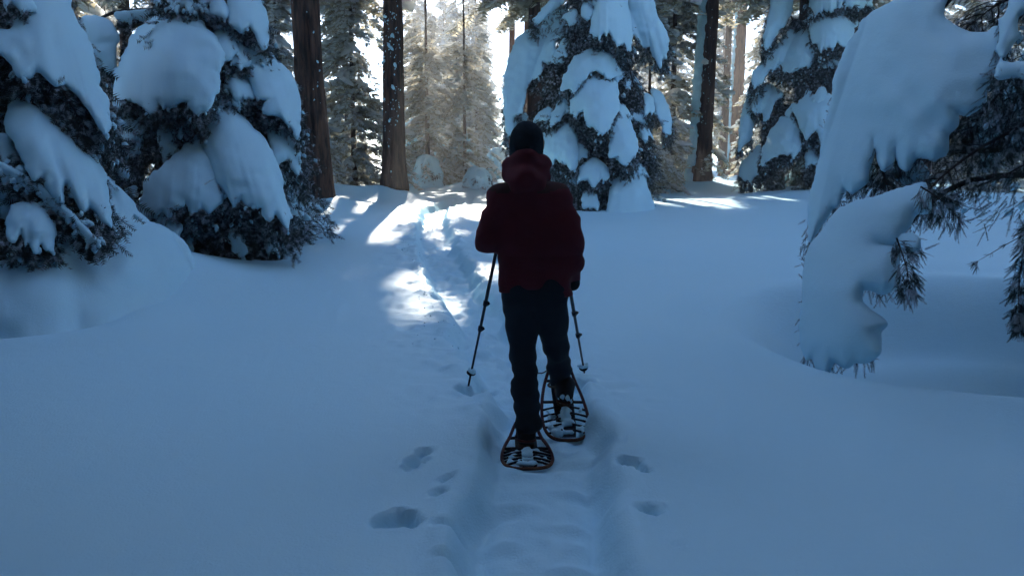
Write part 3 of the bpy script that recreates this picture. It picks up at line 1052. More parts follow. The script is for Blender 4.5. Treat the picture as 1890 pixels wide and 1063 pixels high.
def far_tree(k, x, y, s, rot, name, label, group=None, trunk_mat=None):
    c = PROTO[k]
    z = gz(x, y) - .1
    cr, sr = math.cos(rot), math.sin(rot)
    Rm = np.array([[cr, -sr, 0], [sr, cr, 0], [0, 0, 1]])
    wf = (c['fp'] + nrm(c['fd']) * c['fs'][:, None] * .5) @ Rm.T * s + np.array([x, y, z])
    hitf = in_tubes(wf, .12)
    if hitf.mean() > .3 and k != 3 and name != 'snowy_fir':
        return None
    t = thing(name, label, 'tree', (x, y, z), group)
    t.rotation_euler = (0, 0, rot); t.scale = (s, s, s)
    if hitf.any():
        ws = c['sp'] @ Rm.T * s + np.array([x, y, z])
        cm, sm = crown_meshes(c, ~hitf, ~in_tubes(ws, .12))
    else:
        cm, sm = PDATA[k][:2]
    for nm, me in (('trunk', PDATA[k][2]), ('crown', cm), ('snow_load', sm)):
        o = bpy.data.objects.new(nm, me); COL.objects.link(o); o.parent = t
    return t


G_FAR = 'conifers of the sunlit wood'
far_named = [  # proto, px, Y, scale, label
    (4, 655, 24, 1.0, 'bushy snow-clumped fir seen in the gap between the two large brown trunks'),
    (2, 790, 30, .75, 'snow-dusted fir just right of the speckled trunk, left of the bright gap'),
    (4, 858, 31, .95, 'slim fir with snow strips standing in the bright gap above the track'),
    (2, 1238, 27, .9, 'dark fir with curved snow-lined branches beside the snow-plastered trunk'),
    (4, 1195, 24.5, .8, 'small sunlit fir peeking out behind the central snow-laden fir'),
    (4, 520, 21, .9, 'fir with snowy boughs half hidden behind the big trunk and left-hand laden fir'),
    (4, 1415, 33, 1.0, 'bright backlit fir between the orange-brown trunk and the right-hand laden fir'),
    (2, 800, 40, .62, 'backlit snow-frosted fir filling the left half of the bright gap above the track'),
    (2, 880, 41, .66, 'backlit snow-frosted fir filling the half of the bright gap next to the walker'),
    (2, 845, 47, .82, 'hazy backlit fir deepest in the bright gap above the track'),
    (0, 782, 63, .56, 'far pale fir showing low in the bright gap, next to the speckled trunk'),
    (0, 832, 68, .56, 'far pale fir showing low in the middle of the bright gap'),
    (0, 893, 60, .56, 'far pale fir showing low in the bright gap, beside the walker'),
    (2, 776, 52, .95, 'tall pale fir at the speckled-trunk side of the bright gap, behind the nearer firs'),
    (2, 822, 56, 1.0, 'tall pale fir in the middle of the bright gap, behind the nearer firs'),
    (2, 868, 53, .95, 'tall pale fir at the walker side of the bright gap, behind the nearer firs'),
    (4, 1835, 19.5, .6, 'snowy young fir under the branches at the far right edge'),
]
for n_, (k, px, Y, s, lab) in enumerate(far_named):
    x = P(px, 330, Y)[0]
    far_tree(k, x, Y, s, n_ * 1.3, 'snowy_fir', lab)
rr_ = np.random.default_rng(77)
placed = [(P(px, 330, Y)[0], Y) for _, px, Y, _, _ in far_named] + [tuple(T1[:2]), tuple(T2[:2]), tuple(T3[:2]), tuple(T4[:2])]
named = []
# high-crowned trees whose trunks stand behind nearer trees: they keep the sun off the near snow
for px, Y, s in [(-250, 21, 1), (60, 23, 1), (250, 26, 1.05), (330, 21, .95), (440, 24, 1.05), (575, 27, 1.1), (733, 30, 1.4), (985, 24, 1.0), (1085, 21.5, .95), (1060, 28, 1.1),
                 (1150, 25, 1.05), (1290, 30, 1.1), (1470, 24, 1.0), (1580, 27, 1.1), (1700, 23, 1.0), (1950, 25, 1.05), (-50, 29, 1.1), (2200, 22, 1), (560, 34, 1.15), (1000, 33, 1.2)]:
    x = P(px, 330, Y)[0]; placed.append((x, Y))
    named.append((far_tree(3, x, Y, s, rr_.uniform(0, 6.28), 'forest_conifer', '', 'high-crowned conifers behind the clearing'), px, Y, 'tall high-crowned conifer'))
for Y0, Y1, n, dmin, xr, kinds, s0, s1 in ((29, 40, 18, 2.2, .72, (4, 4, 2), .8, 1.15), (38, 52, 10, 2.8, .72, (2, 4, 2), .75, 1.1), (54, 76, 7, 4.2, .62, (0, 1, 0), .7, 1.0)):
    tries = 0; got = 0
    while got < n and tries < 4000:
        tries += 1
        Y = rr_.uniform(Y0, Y1); x = rr_.uniform(-xr, xr) * Y
        if min(math.hypot(x - a, Y - b) for a, b in placed) < dmin:
            continue
        px = 945 + x / mpp(Y)
        k = int(rr_.choice(kinds)); s = rr_.uniform(s0, s1)
        if (770 < px < 890 or 1365 < px < 1400) and (Y < 36 or Y > 53) or 1318 < px < 1385 and Y < T4[1] + 1:          # bright gaps, and the view of the orange-brown trunk
            continue
        t = far_tree(k, x, Y, s, rr_.uniform(0, 6.28), 'forest_conifer', '', G_FAR)
        if t is None:
            continue
        placed.append((x, Y)); got += 1
        named.append((t, px, Y, 'snow-dusted background conifer'))
SEG = [(-9e9, 190, 'beyond the fir at the left edge'), (190, 545, 'beyond the broad left-hand laden fir'), (545, 625, 'behind the thickest brown trunk'), (625, 700, 'between the two big brown trunks'),
       (700, 765, 'behind the speckled trunk'), (765, 930, 'in the bright gap above the track'), (930, 1240, 'beyond the central laden fir'), (1240, 1335, 'behind the snow-plastered trunk'),
       (1335, 1375, 'behind the orange-brown trunk'), (1375, 1640, 'beyond the dark laden fir'), (1640, 9e9, 'beyond the nearest right-hand fir')]
ORD = ['nearest', 'second nearest', 'third nearest', 'fourth nearest', 'fifth nearest', 'sixth nearest', 'seventh nearest', 'eighth nearest', 'ninth nearest', 'tenth nearest', 'eleventh nearest', 'twelfth nearest', 'thirteenth nearest']
for kind in ('tall high-crowned conifer', 'snow-dusted background conifer'):
    for a, b, where in SEG:
        row = sorted([q for q in named if q[3] == kind and a <= q[1] < b], key=lambda q: q[2])
        for n_, q in enumerate(row):
            q[0]['label'] = f'{kind} {where}' + (f', {ORD[min(n_, 12)]} of those' if len(row) > 1 else '')
# unseen conifers added round the photographer to keep the sky off the near snow
for n_, (k, x, y, s) in enumerate([(2, -7.5, -1.5, 1), (2, 7.8, -1, 1), (0, -4.5, -7, .9), (1, 3.5, -8, .9), (2, 10, 2.5, 1.1), (2, -10, 1.5, 1.1), (1, -1, -12, .95), (0, 9, -8, .9), (0, -10, -8, .9), (2, 5.5, -4.2, .8), (2, -4.6, -3.6, .8), (1, -4.0, -1.6, 1), (1, 4.4, -2.0, 1), (1, .6, -3.6, 1), (3, -3.5, .5, 1), (3, 3.7, .1, 1), (3, -6.6, 2.6, 1), (3, 7.0, 2.2, 1), (4, -4.3, 2.2, 1.1), (4, 4.5, 1.8, 1.1), (1, -7, -5, 1), (1, 7, -5.5, 1), (0, 0.5, -6, 1), (1, -14, -3, 1), (1, 14, -3, 1), (0, -13, 4, 1), (0, 13.5, 5, 1), (1, -2.5, -9, 1), (0, 12, -11, 1), (0, -13, -12, 1), (1, 5, -13, 1.05), (1, -6, -14, 1.05), (0, -17, 9, 1), (0, 17, 10, 1)]):
    far_tree(k, x, y, s, n_ * 1.1, 'forest_conifer', 'snow-dusted conifer added round the photographer for shade, outside the picture', 'shade conifers added round the photographer')

# ------------------------------------------------------------------ tall bare trunks with high crowns
def tall_trunk(label, base, r0, H, mat, crown_z, R, seed, flecks=0, fleck_side=None, lean=(0, 0), furrow=.045, sides=64, rows=150, near=6.0, plaster=None, group=None):
    r = np.random.default_rng(seed)
    b = stand(base, .0)
    t = thing('conifer_tree', label, 'tree', b, group)
    trunk_mesh(t, b, H, r0, .05, M[mat], r, sides, rows, furrow, lean, .22, near=near)
    c = conifer(H, R, crown_z, seed, .6, .62, .55, .4)
    wf = c['fp'] + b
    keep = ~in_tubes(wf + nrm(c['fd']) * .3, .15)
    cm, sm = crown_meshes(c, keep, ~in_tubes(c['sp'] + b, .15))
    for nm, me in (('crown', cm), ('snow_load', sm)):
        o = bpy.data.objects.new(nm, me); COL.objects.link(o); o.parent = t
    if flecks:
        mb = MB()
        h = r.uniform(.2, near, flecks)
        a = r.normal(fleck_side if fleck_side is not None else -math.pi / 2, .75, flecks)
        rad = np.interp(h, [0, H], [r0, .05]) + r0 * .22 * np.exp(-h / (r0 * 1.6)) - furrow * .3
        o = np.stack([np.cos(a), np.sin(a), 0 * a], -1)
        pos = b + o * rad[:, None] + UP * h[:, None] + np.array([lean[0], lean[1], 0]) * (h / H)[:, None]
        kk = vnoise(o[:, 0] * 2 + seed, o[:, 1] * 2, h * 1.1) > -.05 + .25 * (h < 2)
        pos, o = pos[kk], o[kk]; flecks = len(pos)
        sz = r.uniform(.008, .034, flecks) * (1 + 1.6 * (r.random(flecks) < .12))
        scatter(mb, BLOBS[0], pos, np.tile(UP, (flecks, 1)) + r.normal(0, .5, (flecks, 3)), o, sz)
        so = mb.build('snow_flecks', M['pad'], t); so['kind'] = 'stuff'
    if plaster is not None:
        caps = []
        hh = np.arange(-.1, near + 1, .11)
        for q, h in enumerate(hh):
            for a in plaster[0] + np.linspace(-plaster[1], plaster[1], 5) + r.normal(0, .12, 5):
                if r.random() < plaster[2]:
                    rad = np.interp(h, [0, H], [r0, .05]) + r0 * .22 * math.exp(-max(h, 0) / (r0 * 1.6))
                    p = b + np.array([math.cos(a) * rad + lean[0] * h / H, math.sin(a) * rad, h])
                    e = p + np.array([r.normal(0, .03), r.normal(0, .03), r.uniform(.05, .2)])
                    caps.append([*p, *e, r.uniform(.03, .075), r.uniform(.02, .05)])
        v, f = sdf_mesh(caps, .035, 40, .012, .1)
        mb = MB(); mb.add(v, f); mb.build('plastered_snow', M['pad'], t)
    return t


tall_trunk('thick dark brown trunk with furrowed bark beside the left-hand snow-laden fir', T1, .31, 27, 'bark', 6.2, 3.4, 301, 130, -2.3, (-.9, 0))
tall_trunk('brown trunk speckled with snow standing just left of the track', T2, .28, 25, 'bark', 6.8, 3.2, 302, 330, -1.7, (.35, 0))
tall_trunk('dark trunk with snow plastered down one side, right of the central fir', T3, .33, 26, 'bark', 7.5, 3.0, 303, 420, -2.6, (.75, 0), plaster=(-2.85, .42, .8))
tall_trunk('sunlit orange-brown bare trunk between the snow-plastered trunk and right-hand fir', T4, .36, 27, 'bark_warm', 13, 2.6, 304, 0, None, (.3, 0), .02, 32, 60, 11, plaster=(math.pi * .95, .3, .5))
for n_, (px, py, Y, r0, lean, lab) in enumerate([
        (517, 330, 33, .24, .2, 'slim reddish trunk far back, just left of the thickest brown trunk'),
        (648, 332, 26, .10, -.6, 'thin brown pole-like trunk rising between the two big trunks'),
        (944, 325, 38, .17, .1, 'thin brown trunk behind the walker, nearer the bright gap'),
        (966, 325, 37, .17, .6, 'thin brown trunk behind the walker, nearer the central fir'),
        (1333, 330, 40, .2, .2, 'thin grey trunk between the snow-plastered and orange-brown trunks')]):
    g = P(px, py, Y)
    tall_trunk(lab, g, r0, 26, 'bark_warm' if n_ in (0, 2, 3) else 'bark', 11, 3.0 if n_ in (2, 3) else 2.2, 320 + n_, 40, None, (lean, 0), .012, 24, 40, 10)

# ------------------------------------------------------------------ snow-laden firs
rh = np.random.default_rng(404)


def fills(n, z0, dz, L, dl, th, away=None, w=.42):
    out = []
    for i in range(n):
        az = 2.4 * i + .6
        if away is not None and abs(((az - away) + math.pi) % (2 * math.pi) - math.pi) < 1.25:
            continue
        out.append((z0 + dz * i, az, L - dl * i, .75, w, th))
    return out


hero_fir('laden_fir', 'large snow-laden fir in the centre, right behind the walker', stand(C_), 6.4, 2.05, 1092, [
    ([(1010, 175), (985, 225)], [12, 16], [12, 18], .07, dict(snow=False)),
    ([(1180, 255), (1205, 300)], [12, 16], [12, 14], .07, dict(clumps=.35, snow=False)),
    ([(1160, 120), (1175, 180)], [20, 22], [20, 22], .09, dict(snow=False)),
    ([(985, 265), (990, 320)], [18, 20], [14, 20], .08, dict(snow=False)),
    ([(1060, 60), (1065, 90)], [18, 20], [14, 20], .08, dict(snow=False)),
    ([(1020, 120), (1035, 200)], [18, 20], [14, 20], .08, dict(snow=False)),
    ([(1085, 235), (1090, 285)], [24, 26], [24, 26], .08, dict(snow=False, clumps=.2)),
    ([(1120, 320), (1135, 370)], [24, 26], [24, 26], .08, dict(snow=False, clumps=.2)),
    ([(1050, 320), (1060, 370)], [24, 26], [24, 26], .08, dict(snow=False, clumps=.2)),
], rh, .025, .10, gaps=44, fill=fills(12, .5, .32, 1.5, .07, .11, math.pi), inner=4200, hang=1.25, slen=.15, capes=[
    ([(996, 52), (1010, 36), (1027, 19), (1043, 17), (1049, 30), (1060, 47), (1054, 66), (1040, 63), (1029, 69), (1021, 77), (1024, 110), (1010, 116), (999, 110), (998, 132), (983, 149), (972, 154), (966, 182), (961, 206), (947, 215), (943, 248), (936, 237), (933, 193), (934, 154), (941, 110), (955, 77), (972, 61)], dict(flow=(-.25, 1))),
    ([(1105, -60), (1145, -60), (1155, 10), (1162, 35), (1165, 60), (1162, 88), (1150, 75), (1140, 84), (1132, 75), (1125, 66), (1112, 58), (1100, 70), (1093, 64), (1095, 40), (1100, 15)], {}),
    ([(1158, -60), (1195, -60), (1205, 10), (1212, 35), (1225, 55), (1231, 75), (1226, 100), (1217, 120), (1208, 108), (1203, 88), (1195, 82), (1188, 86), (1178, 70), (1168, 55), (1164, 25)], dict(flow=(.25, 1))),
    ([(1101, 85), (1117, 85), (1134, 99), (1138, 118), (1141, 138), (1120, 142), (1100, 128), (1090, 132), (1076, 146), (1060, 167), (1048, 160), (1038, 166), (1043, 146), (1054, 121), (1065, 105), (1085, 95)], dict(flow=(-.25, 1))),
    ([(1093, 134), (1109, 146), (1134, 150), (1138, 171), (1140, 200), (1130, 225), (1122, 236), (1109, 243), (1098, 234), (1083, 226), (1080, 202), (1068, 206), (1057, 216), (1055, 187), (1065, 165), (1079, 149)], dict(dy=-.15)),
    ([(1132, 190), (1148, 198), (1159, 220), (1172, 256), (1173, 280), (1160, 292), (1150, 302), (1138, 286), (1127, 290), (1128, 262), (1126, 230)], dict(flow=(.15, 1), dy=-.2)),
    ([(1203, 168), (1216, 171), (1227, 190), (1236, 215), (1236, 248), (1230, 253), (1225, 234), (1216, 217), (1211, 193)], dict(flow=(.3, 1), T=.06)),
    ([(1192, 176), (1203, 182), (1205, 204), (1200, 217), (1192, 209)], dict(T=.05)),
    ([(1024, 230), (1049, 225), (1060, 243), (1065, 274), (1065, 301), (1057, 309), (1046, 298), (1035, 304), (1024, 298), (1007, 307), (1003, 276), (1007, 252)], {}),
    ([(1093, 293), (1109, 301), (1120, 315), (1117, 334), (1104, 334), (1093, 340), (1082, 329), (1068, 334), (1076, 307)], dict(dy=-.1)),
    ([(1080, 358), (1098, 358), (1102, 384), (1076, 384)], dict(dy=-.1, T=.06)),
    ([(1156, 318), (1175, 309), (1189, 312), (1192, 345), (1204, 380), (1206, 402), (1148, 404), (1120, 400), (1134, 334)], dict(hang=0, dens=.3, T=.12, jag=.4)),
    ([(955, 212), (972, 215), (960, 240), (945, 262), (936, 262), (938, 240)], dict(flow=(-.3, 1), T=.06)),
    ([(1035, -20), (1045, -5), (1020, 20), (990, 45), (985, 40), (1010, 10)], dict(flow=(-.8, 1), T=.05)),
    ([(1076, 8), (1090, 5), (1095, 25), (1085, 35), (1075, 25)], dict(T=.05)),
    ([(1040, 178), (1052, 176), (1040, 205), (1022, 228), (1015, 222)], dict(flow=(-.5, 1), T=.04)),
    ([(1070, 268), (1082, 280), (1076, 292), (1062, 290)], dict(T=.04)),
    ([(1150, 325), (1158, 322), (1162, 345), (1150, 352)], dict(T=.04)),
])

hero_fir('laden_fir', 'dark snow-laden fir between the orange-brown trunk and the nearest right-hand fir', stand(D_), 7.6, 2.5, 1545, [
    ([(1480, 135), (1500, 170)], [20, 30], [20, 30], .10, dict(snow=False)),
    ([(1430, 180), (1420, 240)], [14, 16], [20, 26], .10, dict(snow=False)),
    ([(1530, 110), (1550, 170)], [24, 30], [24, 30], .11, dict(snow=False)),
    ([(1480, 320), (1500, 352)], [20, 30], [20, 30], .10, dict(snow=False, clumps=.25)),
    ([(1420, 310), (1425, 345)], [16, 20], [16, 20], .08, dict(snow=False, clumps=.3)),
    ([(1540, 265), (1560, 330)], [24, 30], [24, 30], .10, dict(snow=False, clumps=.2)),
    ([(1460, 30), (1470, 60)], [16, 20], [16, 20], .08, dict(snow=False)),
    ([(1590, 60), (1600, 120)], [24, 30], [24, 30], .11, dict(snow=False)),
], rh, .03, .11, gaps=40, gsize=1.1, fill=fills(12, .5, .35, 1.6, .08, .12, math.pi), inner=4600, hang=1.25, slen=.17, capes=[
    ([(1495, -50), (1540, -50), (1543, 15), (1530, 18), (1522, 28), (1512, 22), (1505, 26), (1496, 14)], {}),
    ([(1546, -50), (1605, -50), (1608, 10), (1598, 5), (1590, 18), (1580, 8), (1570, 14), (1560, 8), (1550, 12)], {}),
    ([(1503, 32), (1530, 25), (1556, 28), (1569, 44), (1575, 67), (1562, 87), (1550, 82), (1532, 85), (1515, 93), (1511, 82), (1500, 79), (1495, 52)], dict(dy=-.1)),
    ([(1497, 32), (1502, 58), (1508, 96), (1492, 125), (1477, 125), (1457, 134), (1445, 131), (1436, 111), (1433, 128), (1419, 128), (1404, 155), (1392, 163), (1390, 140), (1407, 117), (1430, 90), (1457, 61), (1480, 44)], dict(flow=(-.3, 1))),
    ([(1435, -60), (1470, -60), (1457, 23), (1448, 44), (1433, 64), (1416, 87), (1410, 76), (1419, 38)], dict(flow=(-.4, 1))),
    ([(1390, 155), (1395, 181), (1392, 219), (1384, 251), (1366, 277), (1365, 257), (1372, 204), (1381, 175)], dict(flow=(-.2, 1), T=.07)),
    ([(1462, 210), (1477, 222), (1474, 254), (1477, 274), (1462, 289), (1448, 280), (1433, 286), (1420, 290), (1407, 306), (1410, 274), (1425, 242), (1442, 219)], dict(flow=(-.25, 1), dy=-.15)),
    ([(1480, 187), (1503, 178), (1530, 176), (1540, 190), (1535, 227), (1525, 258), (1518, 262), (1503, 242), (1486, 257), (1474, 222), (1465, 201)], dict(dy=-.1)),
    ([(1488, 276), (1508, 272), (1513, 306), (1498, 300), (1488, 308)], dict(T=.06)),
    ([(1372, 300), (1400, 270), (1420, 285), (1415, 310), (1395, 325), (1375, 332), (1366, 325)], dict(T=.07, flow=(-.3, 1))),
    ([(1392, 165), (1420, 158), (1445, 175), (1430, 185), (1418, 215), (1410, 222), (1405, 205), (1398, 215), (1390, 200)], dict(T=.06, flow=(-.3, 1))),
    ([(1545, 195), (1580, 200), (1590, 250), (1570, 262), (1555, 250), (1545, 258)], {}),
    ([(1585, 60), (1620, 70), (1630, 130), (1610, 125), (1600, 140), (1585, 110)], {}),
])

hero_fir('laden_fir', 'broad snow-laden fir left of the thick trunk, its lowest needles near the snow', stand(B_), 4.6, 1.75, 385, [
    ([(400, 395), (412, 440), (420, 462)], [20, 34, 34], [20, 40, 40], .07, dict(snow=False, clumps=.12)),
    ([(450, 400), (480, 445), (492, 468)], [16, 24, 20], [16, 24, 20], .06, dict(snow=False)),
    ([(380, 385), (366, 436), (362, 460)], [16, 24, 24], [16, 24, 24], .06, dict(snow=False)),
    ([(500, 380), (515, 405), (530, 420)], [10, 12, 8], [10, 12, 8], .05, dict(snow=False)),
    ([(320, 195), (315, 240), (320, 285)], [40, 50, 40], [40, 60, 50], .09, dict(snow=False, dy=.25)),
    ([(440, 130), (462, 190), (500, 260)], [24, 30, 20], [24, 34, 30], .08, dict(snow=False, dy=.1)),
    ([(230, 60), (225, 100), (215, 140)], [24, 30, 20], [24, 34, 30], .08, dict(snow=False, dy=.15)),
    ([(420, 20), (440, 70)], [24, 30], [24, 34], .08, dict(snow=False, dy=.1)),
    ([(340, 10), (360, 60)], [44, 40], [44, 44], .08, dict(snow=False, dy=.2)),
    ([(215, 30), (300, 24), (360, 14)], [6, 8, 8], [6, 10, 8], .03, dict(hang=.6)),
    ([(360, 12), (410, 40), (432, 62)], [8, 8, 6], [8, 10, 8], .03, dict(hang=.6)),
    ([(340, 420), (350, 455)], [10, 12], [10, 12], .03),
    ([(430, 425), (446, 460)], [10, 14], [10, 14], .03),
    ([(490, 420), (500, 455)], [8, 10], [8, 10], .03),
    ([(300, 245), (312, 275)], [10, 14], [10, 14], .035),
], rh, .019, .10, gaps=44, gsize=.85, fill=fills(10, .5, .3, 1.35, .07, .10, math.pi), inner=4200, hang=1.1, slen=.13, ckw=dict(fw=.10), capes=[
    ([(273, 49), (296, 35), (323, 33), (346, 49), (372, 56), (395, 72), (407, 95), (410, 122), (396, 131), (402, 150), (384, 190), (359, 200), (349, 178), (323, 188), (310, 194), (290, 178), (283, 197), (263, 197), (253, 178), (230, 184), (217, 190), (214, 155), (224, 115), (237, 89), (250, 72)], dict(dy=-.1, T=.10)),
    ([(379, 190), (390, 140), (405, 148), (428, 198), (461, 237), (477, 253), (494, 280), (514, 329), (524, 375), (538, 422), (520, 392), (507, 378), (494, 396), (480, 372), (460, 380), (448, 360), (430, 368), (412, 345), (400, 320), (389, 292), (372, 258)], dict(flow=(.3, 1), dy=-.1)),
    ([(366, 250), (349, 273), (323, 296), (296, 319), (280, 326), (270, 352), (262, 385), (258, 410), (275, 400), (300, 395), (316, 382), (333, 376), (346, 360), (359, 388), (372, 374), (389, 390), (405, 376), (407, 345), (398, 316), (385, 290), (372, 263)], dict(flow=(-.1, 1), dy=-.15)),
    ([(275, 350), (258, 384), (252, 408), (275, 416), (300, 422), (326, 440), (330, 430), (316, 405), (303, 385), (300, 365)], dict(dy=-.2, T=.07)),
    ([(428, 59), (451, 76), (487, 92), (507, 115), (527, 132), (540, 151), (547, 175), (550, 204), (548, 247), (540, 230), (527, 217), (510, 212), (494, 207), (500, 184), (477, 178), (467, 145), (454, 125), (431, 109), (415, 99)], dict(flow=(.35, 1))),
    ([(425, -50), (470, -50), (477, 0), (487, 30), (491, 59), (487, 86), (474, 56), (461, 43), (448, 56), (431, 43)], dict(flow=(.2, 1))),
    ([(494, 224), (514, 227), (540, 260), (550, 290), (556, 326), (543, 310), (530, 286), (507, 296), (504, 263)], dict(flow=(.35, 1), T=.06)),
    ([(142, 43), (171, 35), (198, 43), (211, 63), (209, 95), (211, 125), (188, 115), (178, 125), (168, 109), (158, 82)], {}),
    ([(230, 198), (244, 214), (240, 237), (227, 263), (207, 290), (184, 310), (168, 286), (184, 257), (211, 227)], dict(flow=(-.4, 1), T=.07)),
    ([(300, 232), (322, 240), (325, 265), (318, 290), (308, 275), (300, 285), (296, 255)], dict(T=.04, dy=.2)),
    ([(395, 255), (410, 262), (408, 300), (398, 290)], dict(T=.04, dy=.1)),
])

hero_fir('laden_fir', 'snow-laden fir cut off by the left edge, one bough bent into a ground drift', stand(A_), 5.2, 1.9, -40, [
    ([(5, 260), (14, 320), (10, 370)], [14, 24, 14], [14, 24, 14], .05),
    ([(-10, 300), (60, 340), (120, 390), (170, 440)], [6, 10, 8, 6], [6, 10, 8, 6], .018, dict(dy=-.25, hang=.3)),
    ([(90, 130), (130, 190), (150, 230)], [24, 30, 22], [24, 30, 22], .07, dict(snow=False, clumps=.2)),
    ([(30, 110), (50, 150), (60, 190)], [30, 34, 28], [30, 34, 28], .07, dict(snow=False, clumps=.2)),
    ([(10, 240), (60, 300), (90, 350)], [24, 30, 22], [24, 30, 22], .06, dict(snow=False, dy=.1, clumps=.2)),
    ([(10, 60), (14, 90)], [24, 30], [10, 10], .06, dict(snow=False, clumps=.1)),
], rh, .018, .10, gaps=34, gsize=.8, fill=fills(12, .4, .3, 1.5, .06, .11, math.pi * .7), inner=3600, slen=.13, hang=1.0, ckw=dict(fw=.10), capes=[
    ([(20, -80), (105, -80), (127, 20), (138, 46), (151, 66), (163, 95), (171, 132), (179, 158), (193, 191), (192, 230), (174, 211), (158, 194), (145, 184), (115, 151), (82, 132), (61, 125), (54, 138), (33, 132), (25, 109), (0, 102), (-60, 95), (-60, 60), (20, 62), (31, 33)], dict(flow=(.3, 1), T=.10)),
    ([(80, 150), (110, 160), (125, 185), (145, 210), (140, 232), (120, 218), (112, 225), (95, 190)], dict(flow=(.4, 1), T=.05, dy=.05)),
    ([(23, 184), (36, 175), (59, 179), (79, 194), (99, 211), (119, 234), (132, 250), (148, 270), (165, 286), (178, 306), (190, 333), (196, 366), (196, 402), (180, 384), (160, 366), (148, 378), (132, 350), (115, 362), (102, 356), (88, 336), (84, 316), (60, 318), (56, 296), (33, 263), (18, 228)], dict(flow=(.3, 1), dy=-.1)),
    ([(180, 318), (205, 345), (230, 369), (250, 395), (270, 415), (296, 425), (323, 442), (339, 461), (346, 484), (358, 520), (366, 560), (360, 600), (300, 605), (240, 625), (120, 650), (-60, 680), (-70, 520), (40, 478), (120, 440), (160, 400), (165, 360)], dict(flow=(.35, 1), T=.16, jag=.12, holes=0, tilt=.5, bulge=.6, dy=.05, hang=0, dens=.02, clumps=0)),
    ([(30, 385), (50, 378), (80, 382), (92, 400), (97, 430), (90, 465), (80, 445), (70, 440), (60, 465), (50, 440), (45, 415), (20, 435), (22, 405)], dict(T=.05, fw=.06, dy=-.2)),
])

